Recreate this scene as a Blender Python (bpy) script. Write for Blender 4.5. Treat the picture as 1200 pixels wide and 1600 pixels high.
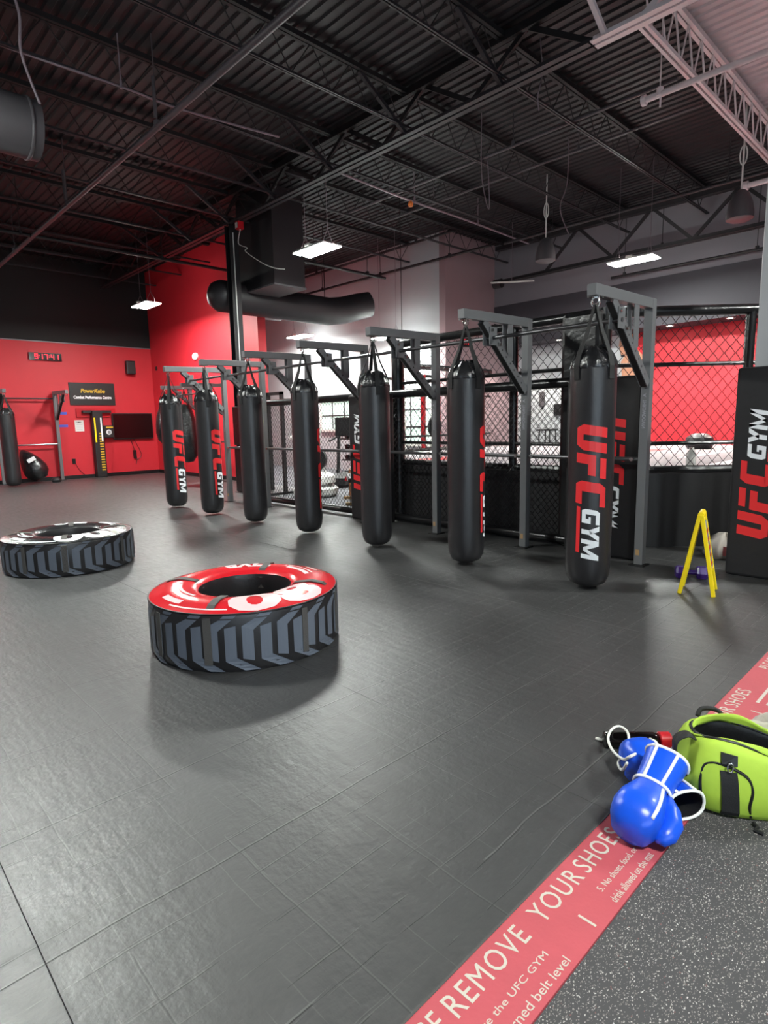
import bpy, bmesh, math, random
from mathutils import Vector, Matrix, Euler

random.seed(7)
SC = bpy.context.scene
COL = SC.collection
for o in list(bpy.data.objects):
    bpy.data.objects.remove(o)
PI = math.pi

# ------------------------------------------------------------------ camera
cam_d = bpy.data.cameras.new('camera')
cam = bpy.data.objects.new('camera', cam_d)
COL.objects.link(cam)
cam_d.sensor_fit = 'HORIZONTAL'
cam_d.sensor_width = 36.0
cam_d.lens = 36.0 * 925.0 / 1200.0
cam_d.clip_start = 0.05
cam_d.clip_end = 100
cam.matrix_world = Matrix(((0.71816129, 0.11861892, -0.68569229, 0.0),
                           (-0.69555564, 0.09243264, -0.71250162, 0.0),
                           (-0.02113583, 0.98862822, 0.14888761, 1.4),
                           (0, 0, 0, 1)))
SC.camera = cam

# ------------------------------------------------------------------ world and exposure
wd = bpy.data.worlds.new('world')
SC.world = wd
wd.use_nodes = True
wd.node_tree.nodes['Background'].inputs[0].default_value = (0.75, 0.78, 0.85, 1)
wd.node_tree.nodes['Background'].inputs[1].default_value = 0.03
SC.view_settings.view_transform = 'Standard'
SC.view_settings.look = 'None'
SC.view_settings.gamma = 1.0
SC.view_settings.use_curve_mapping = False
SC.view_settings.exposure = 0.75
LAMP = 250.0          # radiance of the pendant panels

# ------------------------------------------------------------------ helpers
def lin(c):
    if isinstance(c, str):
        c = c.lstrip('#')
        c = [int(c[i:i + 2], 16) / 255 for i in (0, 2, 4)]
        c = [x / 12.92 if x <= .04045 else ((x + .055) / 1.055) ** 2.4 for x in c]
    return (c[0], c[1], c[2], 1.0)

def mat(name, color, rough=.5, metal=0.0, var=0.0, vscale=6.0, bump=0.0, bscale=60.0, spec=.5, emit=0.0, emit_color=None, stretch=None):
    m = bpy.data.materials.new(name)
    m.use_nodes = True
    nt = m.node_tree
    b = nt.nodes['Principled BSDF']
    col = lin(color)
    b.inputs['Base Color'].default_value = col
    b.inputs['Roughness'].default_value = rough
    b.inputs['Metallic'].default_value = metal
    b.inputs['Specular IOR Level'].default_value = spec
    if emit:
        b.inputs['Emission Color'].default_value = lin(emit_color or color)
        b.inputs['Emission Strength'].default_value = emit
    if var or bump:
        tc = nt.nodes.new('ShaderNodeTexCoord')
        mp = nt.nodes.new('ShaderNodeMapping')
        nt.links.new(tc.outputs['Object'], mp.inputs['Vector'])
        if stretch:
            mp.inputs['Scale'].default_value = stretch
    if var:
        n = nt.nodes.new('ShaderNodeTexNoise')
        n.inputs['Scale'].default_value = vscale
        n.inputs['Detail'].default_value = 5
        nt.links.new(mp.outputs[0], n.inputs['Vector'])
        mx = nt.nodes.new('ShaderNodeMix')
        mx.data_type = 'RGBA'
        mx.inputs[6].default_value = tuple(max(0, x * (1 - var)) for x in col[:3]) + (1,)
        mx.inputs[7].default_value = tuple(min(1, x * (1 + var)) for x in col[:3]) + (1,)
        nt.links.new(n.outputs['Fac'], mx.inputs[0])
        nt.links.new(mx.outputs[2], b.inputs['Base Color'])
    if bump:
        n = nt.nodes.new('ShaderNodeTexNoise')
        n.inputs['Scale'].default_value = bscale
        n.inputs['Detail'].default_value = 4
        nt.links.new(mp.outputs[0], n.inputs['Vector'])
        bp = nt.nodes.new('ShaderNodeBump')
        bp.inputs['Strength'].default_value = bump
        bp.inputs['Distance'].default_value = 0.01
        nt.links.new(n.outputs['Fac'], bp.inputs['Height'])
        nt.links.new(bp.outputs[0], b.inputs['Normal'])
    return m

def mat_mat():
    """black vinyl mats: fine leather grain, broken cross creases every 0.3 m, faint scuffs"""
    m = bpy.data.materials.new('vinyl_mat')
    m.use_nodes = True
    nt = m.node_tree
    N = nt.nodes.new
    L = nt.links.new
    b = nt.nodes['Principled BSDF']
    b.inputs['Specular IOR Level'].default_value = .5
    b.inputs['IOR'].default_value = 1.68
    tc = N('ShaderNodeTexCoord')
    sep = N('ShaderNodeSeparateXYZ')
    L(tc.outputs['Object'], sep.inputs[0])
    def math_(op, a, bb=None):
        n = N('ShaderNodeMath')
        n.operation = op
        for i, v in enumerate((a, bb)):
            if v is None: continue
            if isinstance(v, (int, float)): n.inputs[i].default_value = v
            else: L(v, n.inputs[i])
        return n.outputs[0]
    def noise(scale, mapping, detail=4):
        mp = N('ShaderNodeMapping')
        mp.inputs['Scale'].default_value = mapping
        L(tc.outputs['Object'], mp.inputs['Vector'])
        n = N('ShaderNodeTexNoise')
        n.inputs['Scale'].default_value = scale
        n.inputs['Detail'].default_value = detail
        L(mp.outputs[0], n.inputs['Vector'])
        return n.outputs['Fac']
    wob = math_('MULTIPLY', math_('SUBTRACT', noise(1.6, (1, 1, 1), 3), .5), .05)
    yy = math_('ADD', sep.outputs['Y'], wob)
    xx = math_('ADD', sep.outputs['X'], wob)
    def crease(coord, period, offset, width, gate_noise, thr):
        """groove at every period and the ridge beside it, coloured dark and pale as if lit, both broken up by the gate"""
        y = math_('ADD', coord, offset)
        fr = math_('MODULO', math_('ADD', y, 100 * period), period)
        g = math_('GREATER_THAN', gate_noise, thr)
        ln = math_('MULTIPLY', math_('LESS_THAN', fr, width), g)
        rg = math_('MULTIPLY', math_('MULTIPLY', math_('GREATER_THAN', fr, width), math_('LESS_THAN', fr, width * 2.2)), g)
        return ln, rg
    c1, r1 = crease(yy, .6, -.43, .0045, noise(2.6, (.5, 6, 1), 3), .40)
    c2, r2 = crease(yy, .2, -.31, .0030, noise(3.1, (.9, 10, 1), 4), .49)
    c3, r3 = crease(yy, .1, -.02, .0024, noise(4.1, (.9, 19, 1), 4), .52)
    c4, r4 = crease(xx, .41, -.05, .004, noise(1.9, (5, .7, 1), 4), .50)
    c5, r5 = crease(xx, .085, -.03, .0035, noise(2.4, (16, .8, 1), 5), .56)
    def mx_(*a):
        o = a[0]
        for q in a[1:]: o = math_('MAXIMUM', o, q)
        return o
    gro = mx_(c1, math_('MULTIPLY', c2, .75), math_('MULTIPLY', c3, .5), math_('MULTIPLY', c4, .4))
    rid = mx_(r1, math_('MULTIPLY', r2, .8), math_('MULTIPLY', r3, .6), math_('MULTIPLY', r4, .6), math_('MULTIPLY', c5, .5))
    cloud = noise(1.1, (1, 1, 1), 6)
    blot = noise(13, (1, 1, 1), 5)
    fine = noise(44, (1, 1.3, 1), 6)
    scuff = noise(7, (3.2, .8, 1), 7)
    tone = math_('ADD', math_('MULTIPLY', cloud, .35), math_('ADD', math_('MULTIPLY', blot, .3), math_('MULTIPLY', fine, .35)))
    ramp = N('ShaderNodeMix'); ramp.data_type = 'RGBA'
    ramp.inputs[6].default_value = (.017, .017, .018, 1)
    ramp.inputs[7].default_value = (.072, .072, .073, 1)
    L(tone, ramp.inputs[0])
    mx = N('ShaderNodeMix'); mx.data_type = 'RGBA'
    mx.inputs[7].default_value = (.16, .16, .155, 1)  # light painted along the crease ridges, pale scuff lines as well
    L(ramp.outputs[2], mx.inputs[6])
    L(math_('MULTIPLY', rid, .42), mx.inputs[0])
    mg = N('ShaderNodeMix'); mg.data_type = 'RGBA'
    mg.inputs[7].default_value = (.004, .004, .004, 1)  # shade painted into the crease grooves
    L(mx.outputs[2], mg.inputs[6])
    L(math_('MULTIPLY', gro, .8), mg.inputs[0])
    L(mg.outputs[2], b.inputs['Base Color'])
    r = math_('ADD', math_('ADD', .29, math_('MULTIPLY', scuff, .18)), math_('ADD', math_('MULTIPLY', fine, .12), math_('MULTIPLY', gro, .3)))
    L(r, b.inputs['Roughness'])
    h = math_('ADD', math_('SUBTRACT', math_('MULTIPLY', rid, .5), gro), math_('ADD', math_('MULTIPLY', fine, .45), math_('ADD', math_('MULTIPLY', blot, .5), math_('MULTIPLY', scuff, .7))))
    bp = N('ShaderNodeBump')
    bp.inputs['Strength'].default_value = .55
    bp.inputs['Distance'].default_value = .007
    L(h, bp.inputs['Height'])
    L(bp.outputs[0], b.inputs['Normal'])
    return m

def mat_speckle(name, base, flecks, scale=150, thr=.23):
    m = bpy.data.materials.new(name)
    m.use_nodes = True
    nt = m.node_tree
    N = nt.nodes.new; L = nt.links.new
    b = nt.nodes['Principled BSDF']
    b.inputs['Roughness'].default_value = .8
    tc = N('ShaderNodeTexCoord')
    prev = None
    base_n = N('ShaderNodeRGB'); base_n.outputs[0].default_value = lin(base)
    prev = base_n.outputs[0]
    for k, (c, sc, th) in enumerate(flecks):
        mp = N('ShaderNodeMapping')
        mp.inputs['Location'].default_value = (k * 3.17, k * 1.31, 0)
        mp.inputs['Rotation'].default_value = (0, 0, .6 * k)
        mp.inputs['Scale'].default_value = (1, 1.7, 1)
        L(tc.outputs['Object'], mp.inputs['Vector'])
        nz = N('ShaderNodeTexNoise'); nz.inputs['Scale'].default_value = sc * 1.6
        L(mp.outputs[0], nz.inputs['Vector'])
        vo = N('ShaderNodeTexVoronoi'); vo.inputs['Scale'].default_value = sc
        vm = N('ShaderNodeMix'); vm.data_type = 'VECTOR'
        vm.inputs[0].default_value = .012
        L(mp.outputs[0], vm.inputs[4]); L(nz.outputs['Color'], vm.inputs[5])
        L(vm.outputs[1], vo.inputs['Vector'])
        lt = N('ShaderNodeMath'); lt.operation = 'LESS_THAN'; lt.inputs[1].default_value = th
        L(vo.outputs['Distance'], lt.inputs[0])
        # keep only some of the cells
        sp = N('ShaderNodeSeparateColor'); L(vo.outputs['Color'], sp.inputs[0])
        gt = N('ShaderNodeMath'); gt.operation = 'GREATER_THAN'; gt.inputs[1].default_value = .45
        L(sp.outputs[0], gt.inputs[0])
        ml = N('ShaderNodeMath'); ml.operation = 'MULTIPLY'
        L(lt.outputs[0], ml.inputs[0]); L(gt.outputs[0], ml.inputs[1])
        mx = N('ShaderNodeMix'); mx.data_type = 'RGBA'
        mx.inputs[7].default_value = lin(c)
        L(prev, mx.inputs[6]); L(ml.outputs[0], mx.inputs[0])
        prev = mx.outputs[2]
    L(prev, b.inputs['Base Color'])
    return m

M = {
    'mat': mat_mat(),
    'rubber': mat_speckle('speckled_rubber', '#3e3d3f', [('#a5a29c', 110, .26), ('#77736e', 130, .3), ('#6b4a48', 40, .12), ('#b9b6b0', 60, .16)]),
    'rubber_far': mat_speckle('grey_rubber', '#55555a', [('#8c8c8e', 60, .25)]),
    'red_wall': mat('red_paint', '#c2222e', .55, var=.06, vscale=2.5, bump=.12, bscale=130),
    'black_wall': mat('black_paint', '#0b0a0c', .7, var=.1, vscale=3),
    'white_wall': mat('white_paint', '#aeb2b5', .7, var=.04, vscale=2),
    'pink_wall': mat('red_lit_tint', '#8f787c', .7, var=.04, vscale=2),  # pinkish tint stands for red light falling on this wall
    'grey_wall': mat('dark_grey_paint', '#39373d', .7, var=.05, vscale=2),
    'lgrey_wall': mat('light_grey_paint', '#77747a', .7, var=.05, vscale=2),
    'deck': mat('black_deck', '#131014', .6, var=.15, vscale=2),
    'web_black': mat('web_black_steel', '#100e11', .7),
    'chord_black': mat('chord_black_steel', '#262327', .55, var=.15, vscale=4),
    'deck_white': mat('white_deck', '#d6c6c8', .55, var=.05, vscale=3),
    'steel_black': mat('black_steel', '#1a181b', .55, var=.15, vscale=4),
    'steel_white': mat('white_steel', '#d9cdce', .45, var=.05, vscale=4),
    'col_white': mat('column_paint', '#b9b9ba', .5),
    'pipe': mat('pipe_paint', '#4d474b', .45, var=.1),
    'conduit': mat('conduit_grey', '#7a6d74', .4),
    'rack': mat('rack_powder_coat', '#636466', .42, var=.08, vscale=8, bump=.05, bscale=300),
    'rack_dark': mat('rack_dark_coat', '#19191a', .45),
    'chrome': mat('chrome', '#c9c9c6', .22, metal=1.0),
    'bar': mat('bar_steel', '#5b5b5d', .3, metal=.7),
    'vinyl': mat('bag_vinyl', '#232224', .36, var=.25, vscale=5, bump=.18, bscale=26, spec=.55),
    'vinyl_gloss': mat('bag_gloss_vinyl', '#1b1b1d', .27, var=.25, vscale=7, bump=.8, bscale=24, spec=.7),
    'webbing': mat('black_webbing', '#141415', .7, bump=.2, bscale=200),
    'greyweb': mat('grey_webbing', '#4b4947', .7, bump=.3, bscale=150),
    'pad': mat('pad_vinyl', '#1a191b', .55, var=.2, vscale=6, bump=.3, bscale=12),
    'padshiny': mat('shiny_wrap_vinyl', '#121214', .28, var=.2, vscale=9, bump=.5, bscale=16),
    'logo_red': mat('print_red', '#dd2a2e', .45),
    'logo_white': mat('print_white', '#e9ebee', .45),
    'logo_grey': mat('print_grey', '#8b8b92', .5),
    'red_vinyl': mat('red_gloss_vinyl', '#d7202b', .2, var=.08, vscale=6, bump=.15, bscale=14, spec=.6),
    'pink_print': mat('pale_pink_print', '#eccfd2', .3),
    'tread': mat('tread_print', '#5d6470', .5, var=.06),
    'strip': mat('strip_red', '#b24c55', .6, var=.1, vscale=14, bump=.1, bscale=80),
    'strip_text': mat('strip_lettering', '#bdb8ad', .6),
    'blue': mat('blue_glove_leather', '#0f4fd2', .33, var=.12, vscale=18, bump=.25, bscale=24, spec=.6),
    'piping': mat('white_piping', '#e9e9e2', .5),
    'lime': mat('lime_polyester', '#a2c13c', .75, var=.08, vscale=14, bump=.4, bscale=9),
    'lining': mat('black_lining', '#141416', .5, bump=.5, bscale=20),
    'cloth': mat('pale_grey_cloth', '#b3ada2', .9, var=.08, vscale=20, bump=.4, bscale=25),
    'yellow': mat('yellow_plastic', '#f2d405', .4),
    'purple': mat('purple_vinyl', '#44277e', .25),
    'black': mat('black_plastic', '#101012', .4),
    'screen': mat('dark_screen', '#0a0708', .12),
    'signboard': mat('sign_black', '#151516', .5),
    'sign_yellow': mat('sign_yellow', '#c7a326', .5),
    'paper': mat('paper', '#d9d6d2', .7),
    'blue_tape': mat('blue_tape', '#4a55b8', .6),
    'led_red': mat('led_red', '#d0101f', .5, emit=1.3, emit_color='#ff1a33'),
    'daylight': mat('daylight_glass', '#dfe8f2', .1, emit=2.8, emit_color=(.70, .86, 1.0)),
    'glass_mint': mat('mint_glass', '#cfe9df', .1, emit=.6, emit_color='#c4e8da'),
    'frame_white': mat('frame_white', '#d8d8d4', .5),
    'canvas': mat('ring_canvas', '#9a9094', .7, var=.12, vscale=3),
    'wire': mat('black_wire', '#2b2a2c', .4, metal=.3),
    'duct': mat('duct_black', '#252225', .5, var=.1, vscale=3),
    'duct_grey': mat('duct_grey', '#4c494c', .45, var=.1, vscale=3),
    'wood': mat('brown_wood', '#7a4a2c', .6, var=.2, vscale=8, stretch=(1, 1, 8)),
    'tan': mat('tan', '#a08056', .6),
    'skin': mat('print_skin', '#b98468', .6, var=.15, vscale=9),
    'hair': mat('print_hair', '#4a3126', .7),
    'green': mat('green_rubber', '#55c233', .5),
    'machine_white': mat('machine_white', '#d5d5d2', .4),
    'red_plastic': mat('red_plastic', '#b31420', .35),
    'towel': mat('towel_print', '#c4bcb4', .9, var=.1, vscale=20),
    'towel_pink': mat('towel_pink', '#c76f70', .9, var=.2, vscale=18),
    'towel_green': mat('towel_green', '#7d9270', .9),
    'lamp': mat('lamp_panel', '#ffffff', .5, emit=LAMP, emit_color=(.96, 1.0, .95)),
    'lamp_small': mat('downlight_lens', '#ffffff', .5, emit=30, emit_color=(1.0, .93, .85)),
    'housing': mat('lamp_housing', '#cfcfca', .4),
    'amber': mat('orange_cap', '#d9752a', .5),
}

class MB:
    def __init__(s):
        s.v = []; s.f = []
    def add(s, vs, fs):
        k = len(s.v)
        s.v += [tuple(p) for p in vs]
        s.f += [tuple(i + k for i in f) for f in fs]
        return s
    def box(s, x0, y0, z0, x1, y1, z1):
        vs = [(x, y, z) for z in (z0, z1) for y in (y0, y1) for x in (x0, x1)]
        return s.add(vs, [(0, 2, 3, 1), (4, 5, 7, 6), (0, 1, 5, 4), (2, 6, 7, 3), (0, 4, 6, 2), (1, 3, 7, 5)])
    def bar(s, p, q, w, h, up=(0, 0, 1)):
        p = Vector(p); q = Vector(q); d = (q - p).normalized(); up = Vector(up)
        side = d.cross(up)
        if side.length < 1e-4: side = d.cross(Vector((1, 0, 0)))
        side.normalize(); u = side.cross(d)
        vs = []
        for c in (p, q):
            for a, b_ in ((-1, -1), (1, -1), (1, 1), (-1, 1)):
                vs.append(c + side * (a * w / 2) + u * (b_ * h / 2))
        return s.add(vs, [(0, 3, 2, 1), (4, 5, 6, 7), (0, 1, 5, 4), (1, 2, 6, 5), (2, 3, 7, 6), (3, 0, 4, 7)])
    def tube(s, pts, r, n=8, closed=False):
        pts = [Vector(p) for p in pts]
        m = len(pts)
        rs = r if isinstance(r, (list, tuple)) else [r] * m
        def tan(i):
            a = pts[(i - 1) % m] if (closed or i > 0) else pts[i]
            b_ = pts[(i + 1) % m] if (closed or i < m - 1) else pts[i]
            t = b_ - a
            return t.normalized() if t.length > 1e-9 else Vector((0, 0, 1))
        t0 = tan(0)
        nrm = t0.cross(Vector((0, 0, 1)))
        if nrm.length < 1e-3: nrm = t0.cross(Vector((1, 0, 0)))
        nrm.normalize()
        vs = []
        for i in range(m):
            t = tan(i)
            nrm = (nrm - t * nrm.dot(t))
            if nrm.length < 1e-6: nrm = t.orthogonal()
            nrm.normalize()
            bn = t.cross(nrm)
            for k in range(n):
                a = 2 * PI * k / n
                vs.append(pts[i] + (nrm * math.cos(a) + bn * math.sin(a)) * rs[i])
        fs = []
        for i in range(m if closed else m - 1):
            j = (i + 1) % m
            for k in range(n):
                l = (k + 1) % n
                fs.append((i * n + k, i * n + l, j * n + l, j * n + k))
        if not closed:
            fs.append(tuple(range(n - 1, -1, -1)))
            fs.append(tuple((m - 1) * n + k for k in range(n)))
        return s.add(vs, fs)
    def cyl(s, p, q, r, n=12):
        return s.tube([p, q], r, n)
    def lathe(s, prof, n=24, c=(0, 0), fn=None, caps=True, a0=0.0, a1=2 * PI):
        full = abs(a1 - a0 - 2 * PI) < 1e-6
        nn = n if full else n + 1
        vs = []
        for (r, z) in prof:
            for k in range(nn):
                a = a0 + (a1 - a0) * k / n
                rr, zz = (r, z) if fn is None else fn(r, z, a)
                vs.append((c[0] + rr * math.cos(a), c[1] + rr * math.sin(a), zz))
        fs = []
        for i in range(len(prof) - 1):
            for k in range(n):
                l = (k + 1) % nn if full else k + 1
                fs.append((i * nn + k, i * nn + l, (i + 1) * nn + l, (i + 1) * nn + k))
        if caps and full:
            if prof[0][0] > 1e-5: fs.append(tuple(range(nn - 1, -1, -1)))
            if prof[-1][0] > 1e-5: fs.append(tuple((len(prof) - 1) * nn + k for k in range(nn)))
        return s.add(vs, fs)
    def loft(s, rings, closed=True, cap0=True, cap1=True):
        n = len(rings[0]); vs = [p for r in rings for p in r]; fs = []
        for i in range(len(rings) - 1):
            for k in range(n if closed else n - 1):
                l = (k + 1) % n
                fs.append((i * n + k, i * n + l, (i + 1) * n + l, (i + 1) * n + k))
        if cap0: fs.append(tuple(range(n - 1, -1, -1)))
        if cap1: fs.append(tuple((len(rings) - 1) * n + k for k in range(n)))
        return s.add(vs, fs)
    def quad(s, q, n=1, m=1, fn=None):
        """bilinear patch of a 2D quad, mapped through fn(u, v) -> 3D"""
        vs = []
        for j in range(m + 1):
            for i in range(n + 1):
                a, b_ = i / n, j / m
                u = (1 - a) * (1 - b_) * q[0][0] + a * (1 - b_) * q[1][0] + a * b_ * q[2][0] + (1 - a) * b_ * q[3][0]
                v = (1 - a) * (1 - b_) * q[0][1] + a * (1 - b_) * q[1][1] + a * b_ * q[2][1] + (1 - a) * b_ * q[3][1]
                vs.append(fn(u, v) if fn else (u, v, 0))
        fs = [(j * (n + 1) + i, j * (n + 1) + i + 1, (j + 1) * (n + 1) + i + 1, (j + 1) * (n + 1) + i) for j in range(m) for i in range(n)]
        return s.add(vs, fs)
    def prism(s, poly, fn0, fn1):
        n = len(poly)
        vs = [fn0(*p) for p in poly] + [fn1(*p) for p in poly]
        fs = [tuple(range(n - 1, -1, -1)), tuple(range(n, 2 * n))] + [(i, (i + 1) % n, n + (i + 1) % n, n + i) for i in range(n)]
        return s.add(vs, fs)
    def mesh(s, name, material, smooth=False):
        me = bpy.data.meshes.new(name)
        me.from_pydata(s.v, [], s.f)
        me.validate()
        bm = bmesh.new(); bm.from_mesh(me)
        bmesh.ops.recalc_face_normals(bm, faces=bm.faces)
        bm.to_mesh(me); bm.free()
        if material is not None: me.materials.append(material)
        if smooth:
            me.polygons.foreach_set('use_smooth', [True] * len(me.polygons))
            if smooth != 'all':
                try: me.set_sharp_from_angle(angle=math.radians(40))
                except Exception: pass
        return me
    def build(s, name, material, parent=None, smooth=False, world=False, bevel=0, label=None, kind=None, open_=False):
        if isinstance(material, str): material = M[material]
        if world and parent is not None:
            bpy.context.view_layer.update()
            inv = parent.matrix_local.inverted()
            if parent.parent is not None: inv = inv @ parent.parent.matrix_local.inverted()
            s.v = [tuple(inv @ Vector(p)) for p in s.v]
        o = bpy.data.objects.new(name, s.mesh(name, material, smooth))
        COL.objects.link(o)
        o.parent = parent
        if bevel:
            md = o.modifiers.new('bevel', 'BEVEL'); md.width = bevel; md.segments = 2
            md.limit_method = 'ANGLE'
        if label: o['label'] = label
        if kind: o['kind'] = kind
        return o

def tag(o, label, cat, group=None):
    o['label'] = label; o['category'] = cat
    if group: o['group'] = group
    return o

def thing(name, label, cat, loc=(0, 0, 0), rz=0.0, group=None):
    o = bpy.data.objects.new(name, None)
    o.empty_display_size = .1
    COL.objects.link(o)
    o.matrix_local = Matrix.Translation(loc) @ Matrix.Rotation(rz, 4, 'Z')
    return tag(o, label, cat, group)

def struct(name, mb, material, smooth=False, parent=None, label=None):
    o = mb.build(name, material, parent, smooth)
    if parent is None: o['kind'] = 'structure'
    if label: o['label'] = label
    return o

def sroot(name, loc=(0, 0, 0), label=None):
    o = bpy.data.objects.new(name, None)
    COL.objects.link(o)
    o.location = loc
    o['kind'] = 'structure'
    if label: o['label'] = label
    return o

def copy_tree(o, parent=None):
    c = o.copy(); COL.objects.link(c); c.parent = parent
    for ch in list(o.children): copy_tree(ch, c)
    return c

def text_mesh(body, size=1.0, bold=0.0, extrude=0.002, align='LEFT', spacing=1.0):
    """builtin font outline turned into (verts, faces) in its XY plane"""
    cu = bpy.data.curves.new('lettering', 'FONT')
    cu.body = body; cu.size = size; cu.offset = bold; cu.extrude = extrude
    cu.align_x = align; cu.space_character = spacing; cu.resolution_u = 3
    o = bpy.data.objects.new('lettering_source', cu)
    COL.objects.link(o)
    bpy.context.view_layer.update()
    dg = bpy.context.evaluated_depsgraph_get()
    me = bpy.data.meshes.new_from_object(o.evaluated_get(dg))
    vs = [tuple(v.co) for v in me.vertices]; fs = [tuple(p.vertices) for p in me.polygons]
    bpy.data.objects.remove(o); bpy.data.curves.remove(cu); bpy.data.meshes.remove(me)
    return vs, fs

def lettering(name, body, fn, material, parent, width=None, height=None, bold=0.02, spacing=1.0, shear=0.0, depth=.002, world=False):
    """text scaled to width x height, mapped through fn(u, v, w)"""
    vs, fs = text_mesh(body, 1.0, bold, .5, 'LEFT', spacing)
    x0 = min(v[0] for v in vs); x1 = max(v[0] for v in vs); y0 = min(v[1] for v in vs); y1 = max(v[1] for v in vs)
    sx = (width / (x1 - x0)) if width else (height / (y1 - y0))
    sy = (height / (y1 - y0)) if height else sx
    mb = MB()
    mb.add([fn((v[0] - x0) * sx + shear * (v[1] - y0) * sy, (v[1] - y0) * sy, (v[2] + .5) * depth) for v in vs], fs)
    return mb.build(name, material, parent, world=world)

# heavy block letters, height 1, as quads in (u, v)
def R4(x0, y0, x1, y1): return [(x0, y0), (x1, y0), (x1, y1), (x0, y1)]
GL = {
    'U': [R4(0, .22, .33, 1), R4(.53, .22, .86, 1), R4(.15, 0, .71, .22), [(0, .22), (.15, 0), (.15, .22), (.05, .22)], [(.71, 0), (.86, .22), (.80, .22), (.71, .22)]],
    'F': [R4(0, 0, .33, .40), R4(0, .40, .70, .64), R4(.06, .78, .74, 1)],
    'C': [R4(0, .2, .35, .8), R4(.13, .8, .8, 1), R4(.13, 0, .8, .22), [(0, .2), (.13, 0), (.13, .2), (.06, .2)], [(0, .8), (.06, .8), (.13, .8), (.13, 1)]],
    'G': [R4(0, .2, .3, .8), R4(.12, .78, .85, 1), R4(.12, 0, .85, .22), R4(.58, .22, .85, .5), R4(.45, .38, .6, .5), [(0, .2), (.12, 0), (.12, .2), (.06, .2)], [(0, .8), (.06, .8), (.12, .8), (.12, 1)]],
    'Y': [[(0, 1), (.3, 1), (.6, .42), (.32, .42)], [(.62, 1), (.92, 1), (.6, .42), (.32, .42)], R4(.32, 0, .6, .45)],
    'M': [R4(0, 0, .26, 1), R4(.9, 0, 1.16, 1), [(.02, 1), (.28, 1), (.68, .12), (.48, .12)], [(.88, 1), (1.14, 1), (.68, .12), (.48, .12)]],
}
def gym_logo(fn, h, nu=3, nv=3, sh=.17):
    """two meshes: the red letters with their underline and the white letters; fn(u, v) in metres"""
    red, white = MB(), MB()
    def put(mb, g, u0, v0, s):
        for q in GL[g]:
            mb.quad([((u0 + s * a + sh * (v0 + s * b)) * h, (v0 + s * b) * h) for a, b in q], nu, nv, fn)
    put(red, 'U', 0, 0, 1); put(red, 'F', .98, 0, 1); put(red, 'C', 1.9, 0, 1)
    uu = 2.82
    red.quad([(p * h, q * h) for p, q in ((uu, .05), (4.42, .05), (4.44, .18), (uu + .02, .18))], 10, 2, fn)
    for g, w in (('G', .58), ('Y', .58), ('M', .7)):
        put(white, g, uu + .02, .24, .58); uu += w - .05
    return red, white

# ================================================================== THE SETTING
# ---- floor: slab with roll mats laid on it
floor = struct('floor', MB().box(-5, -7, -.2, 15, 20, -.03), 'black_wall', label='dark gym floor covered with roll mats')
seams = [-4.95, -2.97, -1.34, .29, 1.92, 3.80, 5.95]
for a, b in zip(seams, seams[1:]):
    o = MB().box(a + .0006, .853, -.03, b - .0006, 18.36, 0).build('mat_panel', 'mat', floor, bevel=.0015)
MB().box(5.954, 10.0, -.03, 7.88, 18.36, 0).build('mat_panel', 'mat', floor, bevel=.002)
MB().box(5.954, .853, -.03, 6.9, 2.9, 0).build('mat_panel', 'mat', floor, bevel=.002)
MB().box(-4.95, -6.95, -.03, 14.5, .634, 0).build('rubber_floor', 'rubber', floor, label='black rubber flooring with pale flecks')
MB().box(5.954, 2.905, -.03, 14.55, 9.995, -.002).build('rubber_floor', 'rubber_far', floor, label='plain grey rubber flooring behind the fence')
MB().box(7.885, 10.0, -.03, 14.55, 19.9, -.002).build('rubber_floor', 'rubber_far', floor)
MB().box(6.905, .64, -.03, 14.55, 2.9, -.002).build('rubber_floor', 'rubber_far', floor)

# ---- walls
wb = struct('wall_back', MB().box(-5, 18.4, 0, 8.12, 18.6, 3.79), 'red_wall', label='red painted back wall with the clock')
MB().box(-5, 18.43, 3.79, 8.12, 18.6, 6.1).build('upper_wall', 'black_wall', wb, label='black painted upper wall')
struct('trim_1', MB().box(-5, 18.37, 3.775, 7.9, 18.4, 3.80), 'conduit')
struct('baseboard_back', MB().box(-5, 18.37, 0, 7.9, 18.4, .1), 'black')
struct('wall_right', MB().box(7.9, 12.35, 0, 8.12, 18.4, 6.05), 'red_wall', label='tall red side wall')
struct('baseboard_right', MB().box(7.87, 12.35, 0, 7.9, 18.37, .1), 'black')
struct('wall_far', MB().box(11.8, 10.1, 0, 12.0, 19.9, 6.1), 'white_wall', label='pale grey wall of the weights area')
struct('wall_jog', MB().box(11.8, 9.9, 0, 14.8, 10.1, 6.1).box(8.12, 19.9, 0, 11.8, 20, 6.1), 'pink_wall', label='pinkish grey short wall beside the bulkhead')
ws = struct('wall_bulkhead', MB().box(13.85, -7, 3.4, 14.7, 9.9, 4.44), 'grey_wall', label='dark grey bulkhead above the cage')
MB().box(13.86, -7, 4.44, 14.7, 9.9, 6.1).build('upper_wall', 'lgrey_wall', ws, label='light grey band under the roof')
wr = struct('wall_recess', MB().box(14.6, -7, 0, 14.8, 6.57, 3.4), 'red_wall', label='red wall under the bulkhead behind the cage')
MB().box(14.6, 6.57, 0, 14.8, 9.9, 3.4).build('white_bay', 'white_wall', wr, label='white bay of the recessed wall')
struct('wall_left', MB().box(-5.2, -7, 0, -5, 18.6, 6.1), 'lgrey_wall')
struct('wall_front', MB().box(-5.2, -7.2, 0, 15, -7, 6.1), 'lgrey_wall')

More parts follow.
